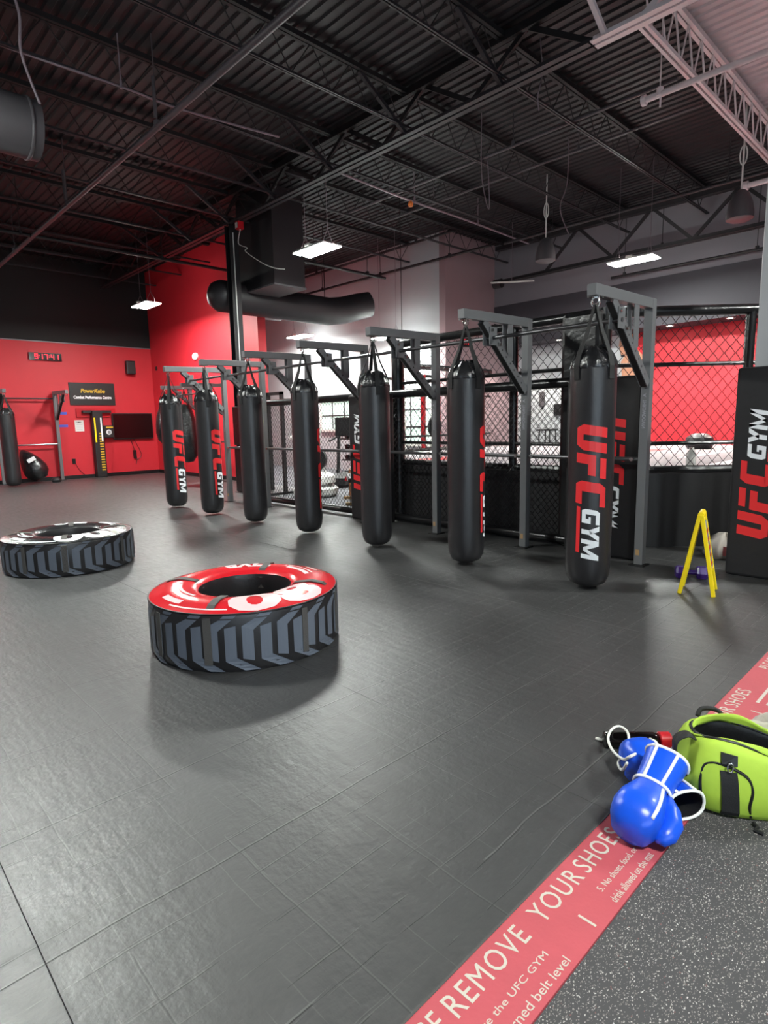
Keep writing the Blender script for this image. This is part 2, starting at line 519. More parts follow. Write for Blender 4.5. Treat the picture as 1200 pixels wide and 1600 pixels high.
# ---- corrugated roof deck, ribs along Y
def deck(x0, x1, y0, y1, z):
    mb = MB(); p = .15; xs = []
    x = x0
    while x < x1:
        xs += [(x, z), (x + .075, z), (x + .092, z + .024), (x + .133, z + .024)]
        x += p
    xs.append((x, z))
    vs = [(a, y, b) for y in (y0, y1) for a, b in xs]
    n = len(xs)
    return mb.add(vs, [(i, i + 1, n + i + 1, n + i) for i in range(n - 1)])
ce = struct('ceiling', deck(-5.2, 15, 2.97, 20, 6.02), 'deck', label='black corrugated steel roof deck')
deck(-5.2, 6.6, -7.2, 2.97, 6.02).build('black_deck', 'deck', ce)
deck(6.6, 15, -7.2, 2.97, 6.02).build('white_deck', 'deck_white', ce, label='white painted bay of the corrugated deck')
MB().box(-5.2, -7.2, 6.09, 15, 20, 6.2).build('roof', 'deck', ce)

def joist(name, label, x0, x1, y, mt, step=.62, zb=5.5, zt=5.94, parts=False, group=None):
    t = thing(name, label, 'roof joist', (x0, y, zb), 0, group)
    mb = MB()
    cw = 1.0 if mt == 'steel_white' else .6
    for s in (-1, 1): mb.bar((0, s * .03 * cw, 0), (x1 - x0, s * .03 * cw, 0), .035 * cw, .045 * cw)
    mb.build('bottom_chord', mt, t)
    mb = MB()
    for s in (-1, 1): mb.bar((0, s * .03, zt - zb), (x1 - x0, s * .03, zt - zb), .045, .06)
    mb.build('top_chord', 'web_black' if mt == 'chord_black' else mt, t)
    n = int((x1 - x0) / step); web = MB()
    for i in range(n):
        for p, q in (((i * step, 0, zt - zb), (i * step + step / 2, 0, 0)), ((i * step + step / 2, 0, 0), (i * step + step, 0, zt - zb))):
            if parts: MB().tube([p, q], .012, 6).build('web_rod', mt, t)
            else: web.tube([p, q], .007, 5)
    if not parts: web.build('web', 'web_black' if mt == 'chord_black' else mt, t)
    return t
for k in range(1, 11):
    y = 2.97 + 1.62 * k
    joist('roof_joist', ['first', 'second', 'third', 'fourth', 'fifth', 'sixth', 'seventh', 'eighth', 'ninth', 'tenth'][k - 1] + ' black open-web roof joist behind the white one', -5, 13.8 if y < 9.9 else (11.75 if y < 12.3 else 7.85 if y < 18.3 else 7.8), y, 'chord_black', group='black roof joists')
joist('roof_joist', 'white painted open-web roof joist beside the white column', 6.7, 13.8, 2.97, 'steel_white', .42, 5.42, 5.93, True)
joist('roof_joist', 'white roof joist nearest the top right edge', 6.7, 13.8, 1.35, 'steel_white', .62, 5.42, 5.93, False)

def girder(name, label, x, y0, y1, mt, zb=5.38, zt=5.92, step=1.62, kn=()):
    t = thing(name, label, 'roof girder', (x, y0, zb))
    dm_ = 'web_black' if (mt == 'chord_black' and x < 10) else mt
    mb = MB()
    for s in (-1, 1):
        mb.bar((s * .055, 0, 0), (s * .055, y1 - y0, 0), .075, .012)
        mb.bar((s * .022, 0, .035), (s * .022, y1 - y0, .035), .012, .08)
    mb.build('bottom_chord', mt, t)
    mb = MB()
    for s in (-1, 1): mb.bar((s * .04, 0, zt - zb), (s * .04, y1 - y0, zt - zb), .07, .09)
    mb.build('top_chord', dm_, t)
    y = 0
    while y + step <= y1 - y0 + .01:
        MB().bar((0, y, .04), (0, y + step / 2, zt - zb), .04, .06).build('diagonal', dm_, t)
        MB().bar((0, y + step / 2, zt - zb), (0, y + step, .04), .04, .06).build('diagonal', dm_, t)
        y += step
    for ky in kn:
        MB().bar((-.9, ky - y0, zt - zb), (-.03, ky - y0, .03), .05, .05).build('knee_brace', mt, t)
    return t
girder('roof_girder', 'black roof girder running over the steel column', 6.6, 3.46, 18.3, 'chord_black', kn=(4.6, 6.22, 7.84, 9.46, 11.1, 12.7, 14.3))
girder('roof_girder', 'white painted end of the roof girder at top right', 6.6, -6.8, 3.44, 'steel_white', kn=(3.3,))
t = girder('roof_girder', 'black truss girder in front of the dark grey bulkhead', 12.9, -6.8, 9.15, 'steel_black', 4.78, 5.6, 1.62)
MB().tube([(0, 15.8, 0), (0, 16.02, 0)], .11, 14).build('end_cap', 'steel_black', t)

# ---- columns
t = thing('steel_column', 'black steel column between the red wall and the bag rack', 'column', (6.6, 11.1, 0))
MB().box(-.1, -.09, .012, .1, -.076, 5.36).box(-.1, .076, .012, .1, .09, 5.36).box(-.008, -.076, .012, .008, .076, 5.36).build('shaft', 'steel_black', t)
MB().box(-.16, -.16, 0, .16, .16, .012).build('base_plate', 'steel_black', t)
MB().tube([(-.03, -.11, .1), (-.03, -.11, 5.2)], .012, 6).build('conduit', 'housing', t)
MB().box(-.14, -.13, 1.0, .14, .14, 1.8).box(-.14, -.13, .02, .14, .14, .98).build('pad', 'padshiny', t, bevel=.02)
t = thing('square_column', 'pale grey square column behind the right pad', 'column', (6.62, 1.57, 0))
MB().box(-.1, -.11, .012, .1, .11, 5.36).build('shaft', 'col_white', t, bevel=.01)
MB().box(-.16, -.16, 0, .16, .16, .012).build('base_plate', 'col_white', t)

# ================================================================== PENDANT LIGHTS
def pendant(label, x, y, z, top, rz=0.0, L=.86, W=.17, gap=.045):
    t = thing('pendant_light', label, 'ceiling light', (x, y, z), rz, 'pendant panel lights')
    for s in (-1, 1):
        c = s * (W / 2 + gap / 2)
        MB().box(c - W / 2, -L / 2, .012, c + W / 2, L / 2, .04).build('housing', 'housing', t, bevel=.006)
        MB().box(c - W / 2 + .008, -L / 2 + .01, 0, c + W / 2 - .008, L / 2 - .01, .012).build('light_panel', 'lamp', t)
    MB().box(-W - gap, -.06, .04, W + gap, .06, .075).build('driver_box', 'housing', t)
    for s in (-1, 1):
        MB().tube([(-.12, s * .3, .04), (0, s * .3, .28), (0, s * .3, top - z)], .005, 5).tube([(.12, s * .3, .04), (0, s * .3, .28)], .005, 5).build('cable', 'conduit', t)
    return t
pendant('lit pendant panel light hanging left of the grey duct end', 6.57, 8.33, 4.3, 5.36)
pendant('lit pendant panel light in front of the red wall corner', 6.23, 14.55, 4.3, 6.02)
pendant('lit pendant panel light in front of the dark grey bulkhead', 11.55, 5.1, 4.3, 6.02)
pendant('lit pendant panel light low beside the red wall edge', 11.0, 14.9, 4.0, 6.02)
pendant('lit pendant panel light above the left mats outside the picture', .9, 6.5, 4.3, 6.02)
pendant('lit pendant panel light far left outside the picture', .9, 14.55, 4.3, 6.02)
pendant('lit pendant panel light behind the photographer', .6, -1.6, 4.3, 6.02)
pendant('lit pendant panel light over the rubber floor outside the picture', 6.8, -1.4, 4.3, 6.02)
pendant('lit pendant panel light mostly hidden behind the third rack arm', 10.9, 11.05, 3.53, 6.02)

# downlights in the bulkhead soffit
def downlight(label, x, y, z):
    t = thing('downlight', label, 'ceiling light', (x, y, z), 0, 'soffit downlights')
    MB().lathe([(.09, 0), (.09, -.012), (.062, -.014), (.062, 0)], 20).build('rim', 'housing', t)
    MB().lathe([(.0, -.004), (.06, -.004)], 20, caps=False).build('lens', 'lamp_small', t)
    ld = bpy.data.lights.new('downlight_beam', 'SPOT')
    ld.energy = 190; ld.spot_size = 1.9; ld.spot_blend = .35; ld.color = (1, .93, .84); ld.shadow_soft_size = .06
    lo = bpy.data.objects.new('beam', ld); COL.objects.link(lo); lo.parent = t
    lo.location = (0, 0, -.02); lo.rotation_euler = (0, math.radians(18), 0)
for y, lab in ((4.12, 'right soffit downlight over the red wall'), (5.33, 'left soffit downlight over the red wall'), (8.05, 'right soffit downlight over the white bay'), (8.95, 'left soffit downlight over the white bay'), (2.9, 'soffit downlight hidden behind the pale column')):
    downlight(lab, 14.05, y, 3.4)

# ================================================================== HEAVY BAG RACK
PY = [2.3 + 1.28 * i for i in range(7)]
rack = thing('heavy_bag_rack', 'long grey steel rack of seven arms holding the row of heavy bags', 'bag rack', (5.6, 2.3, 0))
def rack_station(t, y, first=None):
    """upright, arm, brace; local x = 0 at the upright, arm towards -x"""
    MB().box(-.04, y - .04, .01, .04, y + .04, 2.45).build('upright', 'rack', t, bevel=.004)
    MB().box(-.09, y - .07, 0, .07, y + .07, .01).build('base_plate', 'rack_dark', t)
    MB().bar((-1.11, y, 2.385), (-.04, y, 2.405), .078, .088).build('arm', 'rack', t, bevel=.004)
    br = MB()
    br.bar((-.79, y - .03, 2.35), (-.05, y - .03, 1.70), .008, .075).bar((-.79, y + .03, 2.35), (-.05, y + .03, 1.70), .008, .075)
    br = br.build('brace', 'rack', t)
    MB().bar((-.812, y, 2.325), (-.072, y, 1.675), .052, .006, up=(-.66, 0, -.75)).build('brace_web', 'rack_dark', br)
    h = MB()
    for k in range(7):
        a = .30 + .095 * k
        x = -.79 + .74 * a; z = 2.35 - .65 * a
        h.tube([(x, y - .0345, z), (x, y - .0352, z)], .010, 8)
    h.build('bolt_hole', 'black', br)
    MB().box(-.40, y - .035, 2.0, -.31, y - .027, 2.37).box(-.40, y + .027, 2.0, -.31, y + .035, 2.37).build('gusset', 'rack', t)
    bk = MB().box(-.72, y - .043, 2.13, -.60, y - .035, 2.3).box(-.72, y + .035, 2.13, -.60, y + .043, 2.3).build('bar_bracket', 'rack', t)
    for (x, z) in ((-.69, 2.27), (-.56, 2.14)):
        MB().tube([(x, y - .06, z), (x, y - .036, z)], .016, 8).build('bolt', 'chrome', bk)
    sh = MB().box(-1.09, y - .045, 2.333, -.99, y + .045, 2.341)
    sh.tube([(-1.04, y + .028 * math.cos(a), 2.315 + .034 * math.sin(a)) for a in [PI * k / 8 for k in range(17)]], .007, 6, True)
    sh.build('hanger', 'chrome', t)
for i, y in enumerate(PY):
    rack_station(rack, y - 2.3)
    if i < 6:
        b = MB().tube([(0, y - 2.3 + .045, 1.01), (0, y - 2.3 + 1.235, 1.01)], .021, 10).build('cross_bar', 'bar', rack, smooth=True)
        for e in (.10, 1.18): MB().tube([(-.046, y - 2.3 + e, 1.01), (-.02, y - 2.3 + e, 1.01)], .018, 8).build('bolt', 'chrome', b)
    lettering('brand_lettering', 'THROWDOWN', lambda u, v, w, y=y: (-.0405 - w, y - 2.3 + .018 - .0 - (.0) - (.034 - v) * 1.0 + .0, 1.56 - u), 'logo_grey', rack, width=.26, height=.034, bold=.03, depth=.001)
    MB().add([(-.0412, y - 2.3 - .015, 1.62), (-.0412, y - 2.3 + .02, 1.60), (-.0412, y - 2.3 - .015, 1.58), (-.0412, y - 2.3 - .005, 1.60)], [(0, 1, 3), (1, 2, 3)]).build('brand_mark', 'logo_grey', rack)
    MB().box(-.0415, y - 2.3 - .01, .1, -.0405, y - 2.3 + .025, .155).build('sticker', 'tan', rack)
MB().tube([(-.66, -.05, 2.2), (-.66, 7.75, 2.2)], .019, 10).build('pull_up_bar', 'bar', rack, smooth=True)

# ---- heavy bags
def bag_body_fn(r0):
    def fn(r, z, a):
        w = 1 + .010 * math.sin(3 * a + 2.1 * z) * math.sin(2.2 * z) + .006 * math.sin(7 * a + 5 * z)
        if z > 1.60: w -= .022 * max(0, (z - 1.60) / .2) * (.5 + .5 * math.sin(11 * a))
        if z < .16: w += .012 * math.sin(14 * a) * (.16 - z) / .16
        return r * w, z
    return fn
def make_bag(name, label, logo=True, R=.178, zb=.03, zt=1.80, apex=2.275):
    t = thing(name, label, 'punching bag', (0, 0, 0))
    pr = [(0, zb), (R * .55, zb + .004), (R * .8, zb + .03), (R * .95, zb + .085), (R, zb + .16)]
    pr += [(R, zb + .16 + (zt - zb - .2) * k / 12) for k in range(1, 13)] + [(R * .99, zt)]
    MB().lathe(pr, 40, fn=bag_body_fn(R), caps=False).build('body', 'vinyl', t, smooth=True)
    # gathered top flaps between the straps
    def fl(r, z, a):
        k = .5 - .5 * math.cos(4 * a)
        q = (z - zt) / .17
        return r * (1 - .10 * (1 - k) * max(0, q)) * (1 + .03 * math.sin(9 * a) + .02 * math.sin(17 * a + 2)), z - .03 * k * max(0, q) + .012 * math.sin(13 * a) * q
    MB().lathe([(R * 1.0, zt - .012), (R * 1.015, zt), (R * .97, zt + .05), (R * .86, zt + .10), (R * .66, zt + .145), (R * .42, zt + .165), (.0, zt + .15)], 48, fn=fl, caps=False).build('top_flap', 'vinyl_gloss', t, smooth=True)
    for k in range(4):
        a = PI / 2 * k + PI / 4
        c, s = math.cos(a), math.sin(a)
        def P(r, z): return Vector((r * c, r * s, z))
        mb = MB()
        pts = [P(R * 1.02, zt - .10), P(R * 1.03, zt), P(R * .9, zt + .10), P(R * .45, (zt + apex) / 2 + .03), P(.012, apex)]
        ws = [.05, .05, .046, .036, .022]
        side = Vector((-s, c, 0)); rings = []
        for p, w in zip(pts, ws):
            n = Vector((c, s, .4)).normalized() * .003
            rings.append([p - side * w / 2 - n, p + side * w / 2 - n, p + side * w / 2 + n, p - side * w / 2 + n])
        mb.loft(rings).build('strap', 'webbing', t)
    ring = MB().tube([(.0, .032 * math.cos(a), apex + .02 + .036 * math.sin(a)) for a in [2 * PI * k / 16 for k in range(16)]], .006, 6, True)
    ring.tube([(0, 0, apex - .04), (0, 0, apex + .0)], .012, 8)
    ring.build('carabiner', 'chrome', t, smooth=True)
    if logo:
        h = .233
        def mp(u, v):
            a = (v - h / 2) / (R * 1.0)
            rr = R * 1.024
            return (rr * math.cos(a), rr * math.sin(a), 1.365 - u)
        red, wht = gym_logo(mp, h, 4, 4)
        red.build('red_lettering', 'logo_red', t)
        wht.build('white_lettering', 'logo_white', t)
    return t
bag_labels = ['heavy bag with large red and white lettering facing the camera, nearest the yellow sign',
              'plain-faced heavy bag second from the yellow sign with a pale highlight',
              'plain-faced heavy bag in the middle of the row beside the lettered pad',
              'plain-faced heavy bag fourth from the yellow sign, creased below its top',
              'plain-faced dark heavy bag fifth from the yellow sign, in front of the cage end',
              'heavy bag with red lettering at its right edge, sixth from the yellow sign',
              'heavy bag with red lettering in front of the red wall, last of the row']
bag0 = None
BX = 4.56
for i, y in enumerate(PY):
    if bag0 is None:
        b = bag0 = make_bag('heavy_bag', bag_labels[0])
    else:
        b = copy_tree(bag0); b['label'] = bag_labels[i]
    b['group'] = 'heavy bags hanging in a row'
    th = math.atan2(-y, -BX)
    off = math.radians([2, 84, 150, 90, 180, 52, 38][i])
    b.matrix_local = Matrix.Translation((BX, y, 0)) @ Matrix.Rotation(th + off, 4, 'Z')
    if i in (2, 3, 4): b.scale = (.97, .97, 1.0)
    if i == 6: b.rotation_euler = (math.radians(0), 0, th + off)

# bands and ropes hung on the rack's far upright
t = thing('jump_rope', 'yellow and black jump rope hung on the sixth upright of the rack', 'jump rope', (5.52, 8.66, 1.0))
MB().tube([(-.015, .05 * math.cos(a) - .02, .45 + .42 * math.sin(a)) for a in [2 * PI * k / 24 for k in range(24)]], .011, 6, True).build('rope', 'yellow', t, smooth=True)
MB().tube([(-.03, -.06, .1), (-.03, -.05, .3)], .02, 8).tube([(-.03, -.085, .75), (-.03, -.075, .9)], .02, 8).build('handle', 'black', t)
t = thing('resistance_band', 'green elastic band tied round the rack cross bar', 'exercise band', (5.6, 9.25, .85))
MB().tube([(.0, .05 * math.cos(a), .07 + .11 * math.sin(a)) for a in [2 * PI * k / 18 for k in range(18)]], .014, 6, True).build('band', 'green', t, smooth=True)
MB().tube([(-.026, .02, .15), (-.026, .09, -.02)], .014, 6).build('band_end', 'green', t)

# ---- small cross rig by the red wall with two teardrop bags
rig = thing('bag_rig', 'small grey bag rig standing against the red side wall', 'bag rack', (7.6, 14.0, 0))
for y in (-.42, .66): rack_station(rig, y)
MB().tube([(0, -.38, 1.01), (0, .62, 1.01)], .02, 8).build('cross_bar', 'bar', rig)
MB().tube([(-.66, -.5, 2.2), (-.66, .8, 2.2)], .019, 8).build('pull_up_bar', 'bar', rig)
def teardrop(label, x, y, zb, zt, R, rz):
    t = thing('teardrop_bag', label, 'punching bag', (x, y, 0), rz, 'teardrop bags')
    H = zt - zb
    pr = [(0, zb), (R * .5, zb + .02 * H), (R * .85, zb + .12 * H), (R, zb + .3 * H), (R * .98, zb + .5 * H), (R * .85, zb + .75 * H), (R * .62, zb + .93 * H), (R * .45, zt), (0, zt + .01)]
    MB().lathe(pr, 28, caps=False).build('body', 'vinyl_gloss', t, smooth=True)
    MB().box(R * .9, -.09, zb + .62 * H, R * .985, .09, zb + .70 * H).build('patch', 'logo_white', t)
    for k in range(3):
        a = 2 * PI * k / 3
        MB().tube([(R * .42 * math.cos(a), R * .42 * math.sin(a), zt - .02), (0, 0, 2.27)], .009, 5).build('strap', 'webbing', t)
    MB().tube([(0, .03 * math.cos(a), 2.285 + .03 * math.sin(a)) for a in [2 * PI * k / 12 for k in range(12)]], .006, 5, True).build('carabiner', 'chrome', t)
    return t
teardrop('short teardrop bag with a white patch in front of the red wall corner', 6.56, 14.66, .98, 1.93, .26, math.atan2(-14.66, -6.56) + .3)
teardrop('long teardrop bag half hidden behind the last lettered heavy bag', 6.56, 13.58, .55, 1.93, .26, math.atan2(-13.58, -6.56) + 2)

# ---- rack on the back wall with one bag
rig = thing('wall_bag_rack', 'dark bag rack standing against the red back wall under the clock', 'bag rack', (4.4, 18.24, 0), PI / 2)
# local x points along world +Y, so arms reach towards the camera; local y = world -X
for y in (.78, -.64): rack_station(rig, y)
MB().tube([(0, -.6, 1.01), (0, .74, 1.01)], .02, 8).build('cross_bar', 'bar', rig)
MB().tube([(0, -.6, 2.25), (0, .74, 2.25)], .02, 8).build('top_bar', 'bar', rig)
b = copy_tree(bag0)
b['label'] = 'heavy bag hanging from the back wall rack at the left picture edge'
b['group'] = 'heavy bags hanging in a row'
b.matrix_local = Matrix.Translation((3.62, 17.20, 0)) @ Matrix.Rotation(1.2, 4, 'Z')
b['group'] = 'heavy bag on the back wall rack'
t = thing('floor_bag', 'black leather bag leaning on the floor by the red back wall', 'punching bag', (4.32, 17.72, 0))
Rg = [(0, .0), (.16, .02), (.27, .14), (.30, .30), (.26, .5), (.17, .72), (.07, .86), (0, .9)]
mb = MB().lathe(Rg, 24, caps=False)
rot = Euler((math.radians(-14), math.radians(-26), 0)).to_matrix()
mb.v = [tuple(rot @ Vector(p) + Vector((.1, .05, .105))) for p in mb.v]
mb.build('body', 'vinyl_gloss', t, smooth=True)
mb = MB().box(-.10, -.292, .50, .10, -.27, .60)
mb.v = [tuple(rot @ Vector(p) + Vector((.1, .0, .10))) for p in mb.v]
mb.build('patch', 'logo_white', t)
t = thing('ankle_weight', 'small black pouch on the floor beside the leaning bag', 'pouch', (4.72, 17.66, 0))
MB().lathe([(0, 0), (.10, .0), (.13, .06), (.08, .12), (0, .13)], 14, caps=False).build('pouch', 'vinyl', t, smooth=True)

# ================================================================== CHAIN LINK
def chain_mesh(p0, p1, z0, z1, w, r=.0028):
    """zig-zag wires, w = width of a diamond"""
    p0 = Vector((p0[0], p0[1], 0)); p1 = Vector((p1[0], p1[1], 0))
    d = p1 - p0; L = d.length; d.normalize(); n = Vector((-d.y, d.x, 0))
    mb = MB(); nw = int(L / w); w = L / nw; hz = w * .55; nz = max(2, int((z1 - z0) / hz)); hz = (z1 - z0) / nz
    for i in range(nw + 1):
        pts = []
        for k in range(nz + 1):
            u = i * w + (w / 2 if k % 2 else 0)
            if i == nw and k % 2: u = L - w / 2
            pts.append(p0 + d * (u - .0) + n * (r * 1.0 if (k % 2) else -r) + Vector((0, 0, z0 + k * hz)))
        mb.tube(pts, r, 4)
        # mirrored wire gives the other diagonal
        pts = []
        for k in range(nz + 1):
            u = i * w - (w / 2 if k % 2 else 0)
            if i == 0 and k % 2: u = w / 2
            pts.append(p0 + d * u + n * (-r if (k % 2) else r) + Vector((0, 0, z0 + k * hz)))
        mb.tube(pts, r, 4)
    return mb

FX = 5.92
fence = thing('chain_link_fence', 'black chain-link fence with padded rails right behind the bag rack', 'fence', (FX, 2.95, 0))
for k in range(5):
    y = 1.62 * k
    MB().tube([(0, y, .0), (0, y, 1.74)], .03, 10).build('post', 'padshiny', fence, smooth=True)
    if k < 4:
        a = MB().tube([(0, y + .01, 1.785), (0, y + 1.61, 1.785)], .055, 14).build('top_rail_pad', 'padshiny', fence, smooth=True)
        MB().tube([(0, y + .02, .075), (0, y + 1.60, .075)], .05, 12).build('bottom_rail_pad', 'padshiny', fence, smooth=True)
        chain_mesh((0, y + .03), (0, y + 1.59), .12, 1.74, .074, .0042).build('chain_link', 'wire', fence, kind='stuff')
MB().box(-.05, 6.75, 0, .05, 7.05, 1.8).build('end_pad', 'padshiny', fence, bevel=.02)

# ---- raised eight-sided cage
V8 = [(6.08, 2.98), (6.08, 5.98), (8.2, 8.1), (11.2, 8.1), (13.32, 5.98), (13.32, 2.98), (11.2, .86), (8.2, .86)]
cage = thing('fighting_cage', 'raised eight-sided fighting cage with black skirt and padded posts', 'cage', (9.7, 4.48, 0))
mb = MB()
n8 = [(x - 9.7, y - 4.48) for x, y in V8]
mb.prism(n8, lambda x, y: (x, y, .70), lambda x, y: (x, y, .82)).build('canvas_floor', 'canvas', cage)
# printed pieces on the canvas
MB().box(-1.2, -.35, .8205, 1.4, .35, .823).box(-2.9, 1.4, .8205, -1.4, 1.9, .823).box(-3.2, -1.2, .8205, -2.4, -.8, .823).build('canvas_print', 'logo_red', cage)
MB().box(-2.2, -2.3, .8205, 1.6, -2.05, .823).box(-.8, -1.45, .8205, 2.4, -1.3, .823).build('canvas_stripe', 'logo_white', cage)
for i in range(8):
    a = Vector(n8[i]); b_ = Vector(n8[(i + 1) % 8]); d = (b_ - a); L = d.length; d.normalize(); nrm = Vector((-d.y, d.x))
    if nrm.dot(a) < 0: nrm = -nrm
    if i in (0, 1, 7, 6):
        # pleated skirt
        pts = []; N = 60
        for k in range(N + 1):
            p = a + d * (L * k / N)
            pts.append((p, .012 * math.sin(k * 1.9) + .012 * math.sin(k * .83 + i)))
        vs = []; rows = [(0.0, 1.0), (.3, 1.1), (.6, .7), (.80, .3)]
        for z, am in rows:
            for p, q in pts:
                vs.append((p.x + nrm.x * (q * am + .03), p.y + nrm.y * (q * am + .03), z))
        fs = [(r * (N + 1) + k, r * (N + 1) + k + 1, (r + 1) * (N + 1) + k + 1, (r + 1) * (N + 1) + k) for r in range(3) for k in range(N)]
        MB().add(vs, fs).build('skirt', 'pad', cage, smooth='all')
    else:
        MB().bar((a.x, a.y, .35), (b_.x, b_.y, .35), .02, .7).build('skirt', 'pad', cage)
    if i in (3, 4, 5, 6): continue
    MB().tube([(a.x, a.y, .0), (a.x, a.y, 2.52)], .09, 14).build('post_pad', 'padshiny', cage, smooth=True)
    MB().tube([(a.x, a.y, 2.48), (b_.x, b_.y, 2.48)], .055, 12).build('top_rail_pad', 'padshiny', cage, smooth=True)
    for z in (1.94, 1.12):
        MB().tube([(a.x, a.y, z), (b_.x, b_.y, z)], .022, 8).build('rail', 'padshiny', cage, smooth=True)
    MB().tube([(a.x, a.y, .84), (b_.x, b_.y, .84)], .04, 8).build('edge_pad', 'padshiny', cage, smooth=True)
    if i in (0, 1, 7):
        chain_mesh(a, b_, .86, 2.44, .112, .0046).build('chain_link', 'wire', cage, kind='stuff')
    if i == 2: continue
    mid = a + d * 1.08 if i != 7 else b_ - d * 1.52
    MB().tube([(mid.x, mid.y, .8), (mid.x, mid.y, 2.46)], .05, 10).build('post_pad', 'padshiny', cage, smooth=True)
# big corner pad towards the rack
MB().box(-3.80, -1.56, .0, -3.52, -1.12, 2.5).build('corner_pad', 'padshiny', cage, bevel=.05)
c = MB()
for k, (z0, z1) in enumerate(((1.16, 1.24), (1.28, 1.36), (1.42, 1.62), (1.66, 1.82))):
    c.box(-3.803, -1.50, z0, -3.801, -1.40, z1)
c.build('corner_print', 'logo_red', cage)

# ---- upright lettered pads
def wall_pad(label, x, y, w, rz, up=True, z0=.33, v0=0.0, lean=0.0, group=None):
    """face towards local -x; width along local y"""
    t = thing('lettered_pad', label, 'wall pad', (x, y, 0), rz, 'upright lettered pads')
    MB().box(0, -w / 2, .0, .135, w / 2, 1.8).build('pad', 'pad', t, bevel=.025)
    h = .236
    fn = lambda u, v: (-.004, -(v - h / 2) + v0, z0 - u)
    if up: fn = lambda u, v: (-.004, (v - h / 2) + v0, z0 + u)
    red, wht = gym_logo(fn, h, 1, 1)
    red.build('red_lettering', 'logo_red', t); wht.build('white_lettering', 'logo_white', t)
    return t
wall_pad('black upright pad with red and white lettering reading upwards at the right edge', 5.76, 1.22, .78, 0, True, .34, .195)
wall_pad('black upright pad with red and white lettering reading downwards behind the nearest bag', 5.72, 2.78, .78, 0, False, 1.42, -.127)
wall_pad('black upright pad with lettering between the third and fourth heavy bags', 5.72, 6.25, .80, 0, True, .42, .20)

# ================================================================== PRINTED FLOOR STRIP
st = thing('printed_floor_strip', 'long red floor strip with white shoe-rule lettering along the mat edge', 'floor strip', (0, .637, 0))
MB().box(-2, 0, -.03, 6.6, .213, .002).build('strip', 'strip', st)
MB().box(-2, .2095, .002, 6.6, .2145, .004).build('edge_line', 'greyweb', st)
def on_strip(x0, y0):
    return lambda u, v, w: (x0 + u, y0 - .637 + v, .0022 + w)
for base in (-.79, .70, 2.19, 3.68):
    for word, a, b in (('PLEASE', 0, .215), ('REMOVE', .245, .562), ('YOUR', .622, .862), ('SHOES', .885, 1.13)):
        lettering('large_lettering', word, on_strip(base + a, .763), 'strip_text', st, width=b - a, height=.062, bold=.0, spacing=1.15, depth=.0008)
for base in (-.25, 1.418, 3.09):
    MB().box(base - .005, .657 - .637, .0022, base + .003, .71 - .637, .003).build('divider', 'strip_text', st)
for x0, w, ln1, x2, w2, ln2 in ((.855, .39, 's require the UFC GYM', .885, .385, 'with earned belt level'), (1.545, .25, '5. No shoes, food, or', 1.535, .27, 'drink allowed on the mat')):
    lettering('small_lettering', ln1, on_strip(x0, .697), 'strip_text', st, width=w, height=.024, bold=.0, depth=.0008)
    lettering('small_lettering', ln2, on_strip(x2, .652), 'strip_text', st, width=w2, height=.024, bold=.0, depth=.0008)
for x0 in (3.2, 2.45):
    for y0 in (.703, .660):
        MB().box(x0, y0 - .637, .0022, x0 + .3, y0 - .637 + .014, .003).build('print_line', 'strip_text', st)

